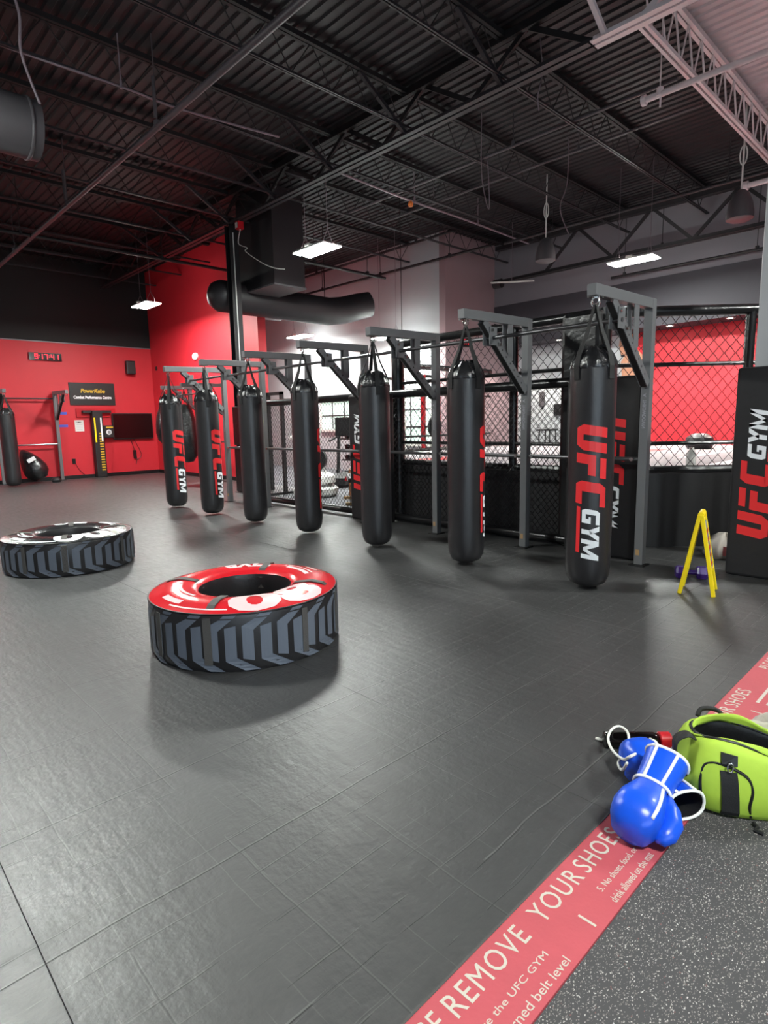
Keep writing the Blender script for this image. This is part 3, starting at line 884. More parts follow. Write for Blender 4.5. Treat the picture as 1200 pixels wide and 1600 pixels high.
# ================================================================== PADDED TYRES
def make_tyre(label, x, y, R, H, top, printm, digits, rz, r_in=.30):
    t = thing('training_tyre', label, 'training tyre', (x, y, 0), 0, 'padded training tyres')
    MB().lathe([(R * .97, 0), (R, .03), (R, H - .03), (R * .99, H - .008), (R * .985, H)], 72, caps=False).build('side_wall', 'vinyl', t, smooth=True)
    hh = .035
    def topz(r):
        q = (r - r_in) / (R * .985 - r_in)
        return H + hh * math.sin(PI * min(1, max(0, q)) * .9 + .1 * PI) if 0 < q < 1 else H
    n = 12
    MB().lathe([(r_in + (R * .985 - r_in) * k / n, topz(r_in + (R * .985 - r_in) * k / n)) for k in range(n + 1)], 72, caps=False).build('top_cover', top, t, smooth='all')
    MB().lathe([(r_in, H), (r_in * .97, H - .04), (r_in * .97, .004), (0, .004)], 48, caps=False).build('inner_wall', 'vinyl', t, smooth=True)
    MB().tube([(R * .992 * math.cos(a), R * .992 * math.sin(a), H - .004) for a in [2 * PI * k / 72 for k in range(72)]], .006, 6, True).build('piping', 'black', t, smooth='all')
    # tread print
    tr = MB(); per = 2 * PI * R / 19
    def mp(u, v):
        a = u / R
        return ((R + .0022) * math.cos(a), (R + .0022) * math.sin(a), .012 + v * (H - .02))
    k0 = per / .205
    for k in range(19):
        s0 = k * per
        for q in ([(0, .18), (.066, .24), (.066, .81), (0, .77)], [(0, .18), (.11, .0), (.20, .0), (.066, .24)]):
            tr.quad([(s0 + a * k0, b) for a, b in q], 3, 1, mp)
        for q in ([(0, .22), (.066, .17), (.066, .72), (0, .80)], [(0, .80), (.066, .72), (.15, .92), (.075, .92)], [(.085, .945), (.16, .945), (.18, 1.0), (.105, 1.0)]):
            tr.quad([(s0 + .10 * k0 + a * k0, b) for a, b in q], 3, 1, mp)
    tr.build('tread_print', 'tread', t)
    # straps
    for a in (math.radians(d) for d in (18, 108, 198, 288)):
        a += rz
        c, s = math.cos(a), math.sin(a); side = Vector((-s, c, 0)) * .024
        pts = [(r_in * .965, H - .10), (r_in * .98, H - .02)] + [(r, topz(r) + .010) for r in (r_in + .04, (r_in + R) / 2, R - .08)] + [(R + .006, H - .03), (R + .006, .05)]
        vs = []
        for r, z in pts:
            p = Vector((r * c, r * s, z)); vs += [tuple(p - side), tuple(p + side)]
        m_ = MB(); m_.add(vs, [(2 * i, 2 * i + 1, 2 * i + 3, 2 * i + 2) for i in range(len(pts) - 1)])
        o = m_.build('strap', 'greyweb', t)
        sd = o.modifiers.new('solid', 'SOLIDIFY'); sd.thickness = .005
    for a in (math.radians(d) for d in (73, 163, 253, 343)):
        a += rz
        m_ = MB()
        for z0, z1 in ((.05, H - .03),):
            c, s = math.cos(a), math.sin(a); sd_ = Vector((-s, c, 0)) * .02
            p0 = Vector(((R + .006) * c, (R + .006) * s, z0)); p1 = Vector(((R + .006) * c, (R + .006) * s, z1))
            m_.add([p0 - sd_, p0 + sd_, p1 + sd_, p1 - sd_], [(0, 1, 2, 3)])
        o = m_.build('side_band', 'greyweb', t)
        sd = o.modifiers.new('solid', 'SOLIDIFY'); sd.thickness = .005
    # printing laid flat over the domed top
    def prt(body, ang, rad, w, h, name, material, flip, bold=.03, sp=1.0):
        """text centred at polar (ang, rad); flip turns it towards the far side"""
        vs, fs = text_mesh(body, 1.0, bold, 0, 'LEFT', sp)
        x0 = min(v[0] for v in vs); x1 = max(v[0] for v in vs); y0 = min(v[1] for v in vs); y1 = max(v[1] for v in vs)
        me = bpy.data.meshes.new(name); me.from_pydata(vs, [], fs)
        bm = bmesh.new(); bm.from_mesh(me)
        bmesh.ops.triangulate(bm, faces=bm.faces)
        bmesh.ops.subdivide_edges(bm, edges=[e for e in bm.edges], cuts=2, use_grid_fill=True)
        for v in bm.verts:
            u = ((v.co.x - x0) / (x1 - x0) - .5) * w; q = ((v.co.y - y0) / (y1 - y0) - .5) * h
            r = rad + (-q if flip else q)
            a = ang + (u if flip else -u) / rad
            v.co = Vector((r * math.cos(a), r * math.sin(a), topz(min(max(r, r_in + .01), R * .98)) + .0025))
        bm.to_mesh(me); bm.free(); bpy.data.meshes
        me.materials.append(M[material])
        o = bpy.data.objects.new(name, me); COL.objects.link(o); o.parent = t
        return o
    cam_a = math.atan2(-y, -x)
    prt(digits, cam_a + .42, (r_in + R) / 2 + .01, .60 if len(digits) == 2 else .66, .26, 'weight_number', printm, False, .04)
    prt('TIYR', cam_a + PI - .05, (r_in + R) / 2 + .02, .40, .17, 'brand_lettering', printm, True, .04)
    # small print too fine to read: pale lines
    for da, r0, w, hgt in ((-1.25, R - .20, .34, .022), (-1.22, R - .165, .30, .012), (-1.0, R - .09, .20, .04), (2.0, R - .19, .28, .03), (2.05, R - .15, .30, .012), (2.0, R - .09, .12, .03), (-.55, R - .045, .40, .012)):
        bar_ = MB()
        bar_.quad([(-w / 2, -hgt / 2), (w / 2, -hgt / 2), (w / 2, hgt / 2), (-w / 2, hgt / 2)], 10, 2, lambda u, v: ((r0 + v) * math.cos(cam_a + da + u / r0), (r0 + v) * math.sin(cam_a + da + u / r0), topz(min(r0 + v, R * .98)) + .0025))
        bar_.build('print_line', printm, t, smooth='all')
    return t
make_tyre('padded training tyre with a glossy red top in the middle of the mats', 1.978, 3.40, .607, .352, 'red_vinyl', 'pink_print', '80', .35)
make_tyre('padded training tyre with a glossy black top at the left picture edge', 1.852, 6.69, .615, .335, 'vinyl_gloss', 'logo_white', '100', .9)

# ================================================================== YELLOW FLOOR SIGN, DUMBBELL, TOWEL
sg = thing('folding_floor_sign', 'yellow folding floor sign standing beside the nearest bag', 'floor sign', (5.03, 1.59, 0), math.radians(14))
apex = .635
for s, nm in ((1, 'front_panel'), (-1, 'rear_panel')):
    def P(x, f): return (x, s * (.008 + .112 * (1 - f)), apex * f)
    fr = MB()
    for x in (-.125, .125):
        fr.bar(P(x, 0), P(x * .8, 1), .026, .03, up=(0, 1, 0))
    fr.bar(P(-.10, .93), P(.10, .93), .03, .02, up=(0, 1, 0)).bar(P(-.115, .3), P(.115, .3), .024, .02, up=(0, 1, 0))
    p = fr.build(nm, 'yellow', sg, bevel=.004)
    b4 = MB()
    d = .010 * s
    vs = [P(-.105, .3), P(.105, .3), P(.09, .9), P(-.09, .9)]
    vs2 = [(a, b + d, c) for a, b, c in vs]
    b4.add(vs + vs2, [(0, 1, 2, 3), (7, 6, 5, 4), (0, 4, 5, 1), (1, 5, 6, 2), (2, 6, 7, 3), (3, 7, 4, 0)])
    b4.build('board', 'logo_grey' if s < 0 else 'yellow', p)
    if s < 0:
        st2 = MB()
        for k in range(5):
            f = .36 + .1 * k
            vs = [P(-.09, f), P(.09, f), P(.088, f + .05), P(-.088, f + .05)]
            st2.add([(a, b - .0125, c) for a, b, c in vs], [(0, 1, 2, 3)])
        st2.build('print', 'red_plastic', p)
MB().tube([(-.105, 0, apex), (.105, 0, apex)], .024, 12).build('hinge', 'yellow', sg, smooth=True)

db = thing('dumbbell', 'small purple dumbbell on the mat behind the yellow sign', 'dumbbell', (5.40, 1.765, 0), math.radians(-62))
for s in (-1, 1):
    MB().tube([(s * .04, 0, .056), (s * .055, 0, .056), (s * .11, 0, .056), (s * .125, 0, .056)], [.048, .06, .06, .046], 6).build('head', 'purple', db)
MB().tube([(-.05, 0, .056), (.05, 0, .056)], .02, 10).build('grip', 'purple', db, smooth=True)

tw = thing('plastic_bag', 'crumpled pale plastic bag with pink and green print behind the yellow sign', 'plastic bag', (6.42, 1.80, 0))
def crumple(r, z, a):
    return r * (1 + .16 * math.sin(3 * a + 9 * z) + .10 * math.sin(7 * a - 14 * z) + .05 * math.sin(13 * a)), z * (1 + .08 * math.sin(5 * a))
MB().lathe([(0, .0), (.13, .0), (.17, .05), (.16, .12), (.12, .19), (.05, .235), (0, .24)], 36, fn=crumple, caps=False).build('bag', 'towel', tw, smooth='all')
for nm, mt_, a0, z0, z1 in (('pink_print', 'towel_pink', 3.3, .05, .15), ('pink_print', 'towel_pink', 4.3, .03, .1), ('green_print', 'towel_green', 3.9, .15, .19)):
    q = MB()
    def mp(u, v):
        r = .17 - .25 * max(0, v - .1); r, z = crumple(r, v, u); return ((r + .006) * math.cos(u), (r + .006) * math.sin(u), z)
    q.quad([(a0, z0), (a0 + .5, z0), (a0 + .5, z1), (a0, z1)], 5, 4, mp).build(nm, mt_, tw, smooth='all')

# ================================================================== BOXING GLOVES, BOTTLE, DUFFEL
def ring(c, ax, ay, a, b, n=22, p=2.4):
    """super-ellipse ring around c in the plane of the unit vectors ax, ay"""
    out = []
    for k in range(n):
        th = 2 * PI * k / n
        co, si = math.cos(th), math.sin(th)
        out.append(Vector(c) + ax * (a * math.copysign(abs(co) ** (2 / p), co)) + ay * (b * math.copysign(abs(si) ** (2 / p), si)))
    return out
def make_glove(label, loc, rz, roll=0.0, pitch=0.0, side=1, lace=False):
    t = thing('boxing_glove', label, 'boxing glove', loc, rz, 'pair of blue boxing gloves')
    X, Y, Z = Vector((1, 0, 0)), Vector((0, 1, 0)), Vector((0, 0, 1))
    R_ = Euler((roll, pitch, 0)).to_matrix()
    def tr(mb):
        mb.v = [tuple(R_ @ Vector(p)) for p in mb.v]
        return mb
    # mitt: wrist to curled fist
    sec = [(-.055, .044, .040, .060), (-.03, .050, .046, .064), (0, .060, .056, .07), (.035, .070, .066, .078), (.07, .074, .070, .082), (.10, .070, .066, .080), (.125, .056, .054, .074), (.138, .032, .034, .068), (.141, .006, .008, .066)]
    sec = [(x * 1.06, a, b, z) for x, a, b, z in sec]
    rings = [ring((x, 0, z), Y, Z, a * .97, b * .97, 22, 2.8) for x, a, b, z in sec]
    tr(MB().loft(rings)).build('mitt', 'blue', t, smooth='all')
    # finger roll folded under the fist
    sec = [(.085, .058, .028, .020), (.06, .062, .034, .024), (.03, .056, .030, .026), (.005, .044, .022, .028)]
    tr(MB().loft([ring((x, 0, z), Y, Z, a, b) for x, a, b, z in sec])).build('finger_fold', 'blue', t, smooth='all')
    # thumb
    s = side
    pts = [(-.035, s * .045, .055), (0, s * .072, .055), (.035, s * .088, .055), (.07, s * .086, .056), (.095, s * .076, .058), (.108, s * .066, .058)]
    tr(MB().tube(pts, [.022, .029, .031, .030, .024, .008], 16)).build('thumb', 'blue', t, smooth='all')
    # cuff
    sec = [(-.045, .054, .044, .061), (-.09, .058, .045, .060), (-.13, .062, .048, .060), (-.175, .066, .050, .060)]
    cu = tr(MB().loft([ring((x, 0, z), Y, Z, a, b) for x, a, b, z in sec], cap0=False, cap1=False)).build('cuff', 'blue', t, smooth='all')
    tr(MB().loft([ring((x, 0, z), Y, Z, a - .006, b - .006) for x, a, b, z in sec], cap0=True, cap1=False)).build('cuff_lining', 'lining', t, smooth='all')
    for x, a, b, z in ((-.175, .066, .050, .060), (-.045, .055, .045, .061)):
        tr(MB().tube(ring((x, 0, z), Y, Z, a, b), .0055, 6, True)).build('piping', 'piping', cu, smooth='all')
    for k in (4, 7):
        pts = [ring((x, 0, z), Y, Z, a + .002, b + .002)[k] for x, a, b, z in sec]
        tr(MB().tube(pts, .005, 6)).build('piping', 'piping', cu, smooth='all')
    # white seam over the back of the hand
    bk = [ring((x, 0, z), Y, Z, a + .002, b + .002)[3 if side > 0 else 8] for x, a, b, z in [(-.03, .050, .046, .064), (0, .060, .056, .07), (.035, .070, .066, .078), (.07, .074, .070, .082), (.10, .070, .066, .080)]]
    if lace: tr(MB().tube(bk, .0055, 6)).build('piping', 'piping', t, smooth='all')
    return t
def spline(pts, n=8, closed=False):
    P = [Vector(p) for p in pts]; m = len(P); out = []
    for i in range(m if closed else m - 1):
        p0 = P[(i - 1) % m] if closed or i > 0 else P[i]; p1 = P[i]; p2 = P[(i + 1) % m]; p3 = P[(i + 2) % m] if closed or i < m - 2 else p2
        for k in range(n):
            s = k / n
            out.append(.5 * ((2 * p1) + (p2 - p0) * s + (2 * p0 - 5 * p1 + 4 * p2 - p3) * s * s + (3 * p1 - p0 - 3 * p2 + p3) * s ** 3))
    if not closed: out.append(P[-1])
    return out
# rear glove: fist away from the camera, cuff towards the lower right
gB = make_glove('blue boxing glove with a loose white lace, lying behind the other glove', (2.150, .796, 0), math.atan2(.83, .56), 0, 0, -1, True)
gB.scale = (1.06, 1.06, 1.06)
lp = [(2.155, .851, .13), (2.099, .864, .13), (2.128, .904, .09), (2.186, .972, .075), (2.253, 1.022, .075), (2.337, 1.048, .072), (2.391, 1.039, .072), (2.368, .992, .074), (2.278, .947, .08), (2.183, .923, .08), (2.139, .926, .06), (2.118, .901, .05), (2.098, .874, .1)]
MB().tube(spline(lp), .0055, 7).build('lace', 'piping', gB, smooth='all', world=True)
MB().tube([(2.343, 1.071, .008), (2.337, 1.116, .008)], .007, 7).build('lace_end', 'piping', gB, smooth='all', world=True)
# front glove on top
make_glove('blue boxing glove lying on the red strip in front of the other', (1.950, .742, .036), PI + .02, math.radians(-8), math.radians(20), 1, True).scale = (1.12, 1.12, 1.12)
bt = thing('water_bottle', 'dark water bottle with a red cap lying behind the blue gloves', 'bottle', (2.405, .965, 0), math.atan2(-.182, .17))
mb = MB().tube([(-.14, 0, .033), (-.135, 0, .033), (.07, 0, .033), (.09, 0, .033)], [.022, .033, .033, .026], 18); mb.build('body', 'screen', bt, smooth='all')
MB().tube([(.09, 0, .034), (.094, 0, .034), (.135, 0, .034), (.14, 0, .034)], [.026, .033, .033, .028], 20).build('cap', 'red_plastic', bt, smooth=True)

# ---- duffel bag
du = thing('duffel_bag', 'lime green duffel bag lying open beside the blue gloves', 'duffel bag', (2.372, .496, 0), math.atan2(-.8, .6))
# local x = long axis (towards the right edge), local y = away from the camera
L2, W2 = .29, .155
def loop(sx, sy, z, p=3.4, dx=0, dy=0, n=56, wob=0.0):
    out = []
    for k in range(n):
        th = 2 * PI * k / n; co, si = math.cos(th), math.sin(th)
        w = 1 + wob * math.sin(3 * th + 1) + wob * .6 * math.sin(7 * th)
        out.append((dx + sx * w * math.copysign(abs(co) ** (2 / p), co), dy + sy * w * math.copysign(abs(si) ** (2 / p), si), z + wob * .25 * math.sin(5 * th + .6)))
    return out
prof = [(.86, .86, .004, 3.4), (.97, .97, .03, 3.4), (1.0, 1.0, .09, 3.4), (1.0, .99, .15, 3.2), (.97, .93, .195, 3.0), (.92, .86, .232, 2.8), (.87, .74, .256, 2.6), (.85, .62, .255, 2.4)]
rings = [loop(L2 * a, W2 * b, z, p, wob=.008 + .02 * (z > .1)) for a, b, z, p in prof]
shell = MB().loft(rings, cap1=False).build('shell', 'lime', du, smooth='all')
rings = [loop(L2 * a, W2 * b, z, p, wob=.02) for a, b, z, p in [(.85, .62, .254, 2.4), (.83, .59, .232, 2.4), (.86, .70, .15, 2.8), (.88, .80, .04, 3)]]
MB().loft(rings, cap0=False).build('lining', 'lining', du, smooth='all')
MB().tube(loop(L2 * .85, W2 * .62, .257, 2.4, wob=.02), .006, 6, True).build('zipper', 'black', shell, smooth='all')
# raised lips of the opening
for s in (-1, 1):
    vs = []; n = 20
    for j in range(4):
        for k in range(n + 1):
            u = -1 + 2 * k / n
            hump = (1 - u * u) ** .6
            yy = s * W2 * (.62 * hump + .04) + s * (.02 * j / 3) - s * j * .012 * hump
            zz = .253 + (.045 if s > 0 else .012) * hump * j / 3
            vs.append((L2 * .85 * u, yy, zz + .004 * math.sin(9 * u + j)))
    fs = [(j * (n + 1) + k, j * (n + 1) + k + 1, (j + 1) * (n + 1) + k + 1, (j + 1) * (n + 1) + k) for j in range(3) for k in range(n)]
    o = MB().add(vs, fs).build('opening_flap', 'lime', du, smooth='all')
    md = o.modifiers.new('solid', 'SOLIDIFY'); md.thickness = .006
def sag(p):
    """the right-hand half of the bag has collapsed"""
    q = min(1, max(0, (p[0] + .14) / .26)); q = q * q * (3 - 2 * q)
    return (p[0], p[1], p[2] * (1 - .27 * q))
def front(x, z, d=.004):
    """point on the front face of the shell"""
    for (a0, b0, z0, p0), (a1, b1, z1, p1) in zip(prof, prof[1:]):
        if z <= z1 or z1 == prof[-2][2]:
            f = min(1, max(0, (z - z0) / (z1 - z0))); break
    a = L2 * (a0 + (a1 - a0) * f); b = W2 * (b0 + (b1 - b0) * f); p = p0 + (p1 - p0) * f
    y = b * max(.02, 1 - min(1, abs(x) / a) ** p) ** (1 / p) * 1.012
    return (x, -y - d, z)
MB().tube(spline([front(-.245, .03, 0), front(-.248, .08, 0), front(-.25, .13, 0), front(-.24, .18, 0), front(-.215, .198, 0), front(-.18, .197, 0), front(-.15, .188, 0), front(-.11, .165, 0), front(-.095, .12, 0), front(-.10, .06, 0), front(-.088, .012, 0)], 5), .0055, 6).build('pocket_piping', 'black', shell, smooth='all')
sv = []
for k in range(9):
    z = .012 + .168 * k / 8; w = .033
    a = front(-.196 + .012 * (1 - k / 8), z, .006); b = front(-.145 + .016 * (1 - k / 8), z, .006)
    sv += [a, b]
o = MB().add(sv, [(2 * i, 2 * i + 1, 2 * i + 3, 2 * i + 2) for i in range(8)]).build('strap', 'webbing', du)
md = o.modifiers.new('solid', 'SOLIDIFY'); md.thickness = .005
pv = [front(-.192, .205, .012), front(-.145, .202, .012), front(-.142, .236, .014), front(-.19, .24, .014)]
o = MB().add(pv, [(0, 1, 2, 3)]).build('strap_patch', 'black', du)
md = o.modifiers.new('solid', 'SOLIDIFY'); md.thickness = .006
a = front(-.168, .19, .012)
MB().tube([(a[0] + .009 * math.cos(q), a[1], a[2] + .008 + .017 * math.sin(q)) for q in [2 * PI * k / 14 for k in range(14)]], .003, 6, True).build('clip', 'chrome', du, smooth='all')
pv = [(-L2 * 1.02, -.05, .14), (-L2 * 1.10, -.045, .19), (-L2 * 1.08, -.035, .235), (-L2 * .95, -.03, .255), (-L2 * .85, -.03, .243)]
vs = []
for p in spline(pv, 4): vs += [(p.x, p.y - .022, p.z), (p.x, p.y + .022, p.z)]
o = MB().add(vs, [(2 * i, 2 * i + 1, 2 * i + 3, 2 * i + 2) for i in range(len(vs) // 2 - 1)]).build('end_handle', 'webbing', du, smooth='all')
md = o.modifiers.new('solid', 'SOLIDIFY'); md.thickness = .005
MB().tube([(-L2 * 1.0, -.09 + .008 * math.cos(q), .135 + .012 * math.sin(q)) for q in [2 * PI * k / 12 for k in range(12)]], .003, 6, True).build('d_ring', 'black', du)
MB().tube([(-.09, -W2 - .01, .012), (-.085, -W2 - .03, .008), (-.10, -W2 - .045, .007), (-.08, -W2 - .06, .007)], .007, 6).build('strap_end', 'webbing', du)
MB().tube(spline([(-.18, W2 * .9, .24), (-.16, W2 * 1.02, .262), (-.1, W2 * 1.02, .262), (-.08, W2 * .9, .24)], 5), .009, 6).build('carry_handle', 'webbing', du, smooth='all')

for ch in list(du.children) + [g for c_ in du.children for g in c_.children]:
    for v in ch.data.vertices: v.co = sag(v.co)

cl = thing('crumpled_cloth', 'crumpled pale grey cloth lying on the red strip behind the duffel', 'cloth', (2.74, .58, 0))
def crum2(r, z, a):
    return r * (1 + .12 * math.sin(4 * a + 11 * z) + .08 * math.sin(9 * a - 20 * z)), max(.002, z * (1 + .25 * math.sin(3 * a + 1) + .1 * math.sin(8 * a)))
mb = MB().lathe([(.0, .002), (.17, .003), (.185, .04), (.16, .08), (.10, .105), (.05, .098), (0, .10)], 40, fn=crum2, caps=False)
mb.v = [(x * .62 + .02, y * 1.1 - .03, z) for x, y, z in mb.v]
mb.build('cloth', 'cloth', cl, smooth='all')

# ================================================================== BACK WALL FITTINGS
YW = 18.4
# LED clock
ck = thing('wall_clock', 'black digital clock with red digits high on the red back wall', 'clock', (4.95, YW, 3.38))
MB().box(-.40, -.06, -.10, .40, 0, .10).build('case', 'screen', ck)
SEG = {'9': 'abcdfg', '1': 'bc', '7': 'abc', '4': 'bcfg'}
def seg_digit(x, ch):
    mb = MB(); w, h, th = .085, .068, .022
    R = {'a': (0, 2 * h - th, w, 2 * h), 'g': (0, h - th / 2, w, h + th / 2), 'd': (0, 0, w, th), 'f': (0, h, th, 2 * h), 'e': (0, 0, th, h), 'b': (w - th, h, w, 2 * h), 'c': (w - th, 0, w, h)}
    for s_ in SEG[ch]:
        a, b, c, d = R[s_]
        mb.box(x + a, -.064, b - .068, x + c, -.061, d - .068)
    mb.build('digit', 'led_red', ck)
for x, ch in ((-.27, '9'), (-.15, '1'), (-.03, '7'), (.13, '4'), (.245, '1')): seg_digit(x, ch)
for x in (-.155, .085): MB().box(x, -.064, -.02, x + .014, -.061, -.006).box(x, -.064, .022, x + .014, -.061, .036).build('colon', 'led_red', ck)

sgn = thing('wall_sign', 'black sign with yellow and white lettering above the striking post', 'sign', (6.09, YW, 2.40))
MB().box(-.62, -.03, -.315, .62, 0, .315).build('board', 'signboard', sgn)
lettering('yellow_lettering', 'PowerKube', lambda u, v, w: (-.32 + u, -.031 - w, .03 + v), 'sign_yellow', sgn, width=.66, height=.12, bold=.04, shear=.2)
lettering('white_lettering', 'Combat Performance Centre', lambda u, v, w: (-.52 + u, -.031 - w, -.14 + v), 'logo_white', sgn, width=1.04, height=.09, bold=.05)

ps = thing('striking_post', 'black striking post with yellow trim standing under the black sign', 'training post', (6.1, YW - .14, 0))
MB().box(-.14, -.1, 0, .14, .12, 1.92).build('post', 'pad', ps, bevel=.02)
MB().box(-.36, -.02, 1.86, .42, .12, 1.93).build('top_bracket', 'rack_dark', ps)
MB().box(-.50, .10, 1.74, .58, .135, 1.99).build('wall_plate', 'red_plastic', ps)
z = .2
while z < 1.25:
    MB().box(.0, -.104, z, .10, -.101, z + .035).build('measure_mark', 'sign_yellow', ps); z += .075
MB().box(-.115, -.106, 1.02, -.075, -.101, 1.72).build('yellow_strip', 'yellow', ps)
MB().box(.06, -.105, 1.05, .10, -.101, 1.72).build('white_strip', 'logo_white', ps)
tg = MB().box(.15, -.06, 1.14, .43, .1, 1.5).build('target_box', 'pad', ps, bevel=.02)
MB().tube([(.29, -.062, 1.30), (.29, -.066, 1.30)], .075, 18).build('target_disc', 'logo_white', tg)
MB().box(.275, -.07, 1.25, .29, -.067, 1.35).box(.31, -.07, 1.25, .325, -.067, 1.35).box(.25, -.07, 1.275, .35, -.067, 1.29).box(.25, -.07, 1.31, .35, -.067, 1.325).build('target_mark', 'black', tg)
MB().box(.22, -.065, 1.42, .42, -.061, 1.46).build('target_label', 'sign_yellow', tg)

tv = thing('television', 'black flat television on the red back wall beside the striking post', 'television', (7.15, YW, 1.46))
MB().box(-.60, -.10, -.385, .60, -.04, .385).build('frame', 'black', tv, bevel=.01)
MB().box(-.575, -.103, -.35, .575, -.1, .36).build('screen', 'screen', tv)
MB().box(-.2, -.04, -.15, .2, 0, .15).build('wall_mount', 'black', tv)
MB().tube(spline([(-.1, -.05, -.385), (-.02, -.03, -.62), (.06, -.03, -.95), (.02, -.03, -1.15)], 5), .008, 5).tube(spline([(0, -.05, -.385), (.16, -.03, -.7), (.2, -.03, -.9), (.06, -.03, -1.02)], 5), .008, 5).build('cable', 'black', tv)
MB().box(-.03, -.05, -.98, .05, 0, -.72).build('power_strip', 'black', tv)

sp = thing('wall_speaker', 'black box speaker high on the red back wall by the corner', 'speaker', (7.2, YW, 3.19))
MB().box(-.13, -.2, -.2, .13, -.05, .2).build('cabinet', 'black', sp, bevel=.02)
MB().box(-.05, -.05, -.05, .05, 0, .05).build('bracket', 'black', sp)
MB().box(-.11, -.205, -.17, .11, -.2, .17).build('grille', 'pad', sp)
nt_ = thing('notice', 'white printed notice sheet on the red wall beside the wall rack', 'notice', (5.66, YW, 1.5))
MB().box(-.12, -.008, -.16, .12, 0, .16).build('sheet', 'paper', nt_)
lettering('heading', 'UFC', lambda u, v, w: (-.06 + u, -.009 - w, .08 + v), 'black', nt_, width=.12, height=.035, bold=.05)
for k in range(4): MB().box(-.08, -.0095, .03 - .045 * k, .08, -.008, .036 - .045 * k).build('print_line', 'logo_grey', nt_)
for lab, z in (('upper blue tape mark on the red back wall', 1.82), ('lower blue tape mark on the red back wall', 1.47)):
    tag(MB().box(5.13, YW - .004, z, 5.36, YW, z + .07).build('tape_mark', 'blue_tape'), lab, 'tape')
ob = thing('wall_outlet', 'black wall outlet low on the red back wall left of the striking post', 'outlet', (5.42, YW, .5))
MB().box(-.04, -.04, -.075, .04, 0, .075).build('box', 'black', ob)
MB().tube(spline([(.03, -.03, -.06), (.12, -.02, -.25), (.25, -.02, -.40)], 5), .008, 5).build('cord', 'black', ob)
dm = thing('wall_fixture', 'white oval fixture on the tall red side wall', 'wall fixture', (7.9, 15.49, 3.3))
MB().tube([(0, 0, 0), (-.03, 0, 0), (-.06, 0, 0), (-.075, 0, 0)], [.14, .14, .11, .04], 20).build('dome', 'machine_white', dm, smooth=True).scale = (1, 1, .72)
tag(MB().box(7.885, 18.0, 3.12, 7.9, 18.12, 3.24).build('wall_vent', 'black'), 'small dark vent on the red side wall near the corner', 'vent')

# ================================================================== UNDER THE ROOF
def pipe(name, label, cat, pts, r, m_, hang=(), n=10, group=None):
    t = thing(name, label, cat, pts[0], 0, group)
    MB().tube(pts, r, n).build('pipe', m_, t, smooth=True, world=True)
    for h, zt in hang:
        q = Vector(h)
        MB().tube([q, (q.x, q.y, zt)], .008, 5).build('hanger', m_, t, world=True)
        MB().tube([(q.x, q.y, q.z - .02), (q.x, q.y, q.z + .07)], r * 1.2, 8).build('clamp', m_, t, world=True)
    return t
pp = pipe('sprinkler_pipe', 'long grey sprinkler pipe crossing the upper left ceiling', 'pipe', [(3.5, 2.6, 5.0), (3.5, 18.4, 5.0)], .037, 'pipe', [((3.5, 7.45, 5.0), 6.02), ((3.5, 10.9, 5.0), 6.02), ((3.5, 14.3, 5.0), 6.02)])
for y in (7.35, 10.8): MB().tube([(3.44, y, 5.05), (3.44, y, 5.5)], .022, 8).build('riser', 'pipe', pp, world=True)
pipe('conduit_line', 'thin pinkish conduit slung across the upper left ceiling', 'conduit', spline([(.6, 7.75, 5.47), (2.0, 7.86, 5.5), (3.2, 7.7, 5.44), (4.0, 7.75, 5.46), (5.4, 7.62, 5.5)], 5), .014, 'conduit', [((3.2, 7.7, 5.44), 6.02)], 6)
pipe('roof_strut', 'dark straight strut below the roof left of the column', 'beam', [(-4.9, 13.0, 5.0), (7.9, 13.0, 5.02)], .035, 'steel_black', [((3.3, 13.0, 5.0), 6.02), ((6.0, 13.0, 5.0), 6.02)])
pipe('sprinkler_pipe', 'dark pipe running along the top of the pale grey wall', 'pipe', [(11.6, 8.4, 5.31), (11.6, 17.6, 5.4)], .03, 'steel_black', [((11.6, 9.6, 5.31), 6.02), ((11.6, 12.0, 5.33), 6.02), ((11.6, 14.5, 5.36), 6.02)])
pipe('sprinkler_pipe', 'upper dark pipe close under the deck by the pale grey wall', 'pipe', [(11.4, 9.3, 5.8), (11.4, 17.6, 5.8)], .03, 'steel_black', [((11.4, 10.5, 5.8), 6.02), ((11.4, 14.5, 5.8), 6.02)])
pipe('sprinkler_pipe', 'dark pipe along the dark grey bulkhead at right', 'pipe', [(13.6, -3, 4.55), (13.6, 6.5, 4.55)], .03, 'steel_black', [((13.6, 1.5, 4.55), 6.02), ((13.6, 3.6, 4.55), 6.02), ((13.6, 6.2, 4.55), 6.02)])
pipe('sprinkler_pipe', 'second dark pipe above the bulkhead band at right', 'pipe', [(13.6, -3, 5.0), (13.6, 6.5, 5.0)], .025, 'steel_black', [((13.6, 2.0, 5.0), 6.02), ((13.6, 5.4, 5.0), 6.02)])
pipe('sprinkler_pipe', 'grey pipe under the deck right of the girder', 'pipe', [(8.3, 3.2, 5.55), (8.3, 9.8, 5.55)], .022, 'pipe', [((8.3, 5.6, 5.55), 6.02), ((8.3, 8.3, 5.55), 6.02)])
pipe('sprinkler_pipe', 'second grey pipe under the deck right of the girder', 'pipe', [(9.2, 3.2, 5.55), (9.2, 9.8, 5.55)], .018, 'pipe', [((9.2, 5.0, 5.55), 6.02), ((9.2, 8.0, 5.55), 6.02)])
pipe('conduit_line', 'reddish conduit running from the girder towards the bulkhead', 'conduit', spline([(6.75, 7.9, 5.45), (8.5, 7.95, 5.43), (10.2, 8.0, 5.46), (12.6, 8.05, 5.45)], 5), .018, 'conduit', [((8.6, 7.95, 5.43), 6.02), ((10.6, 8.0, 5.46), 6.02)], 6)
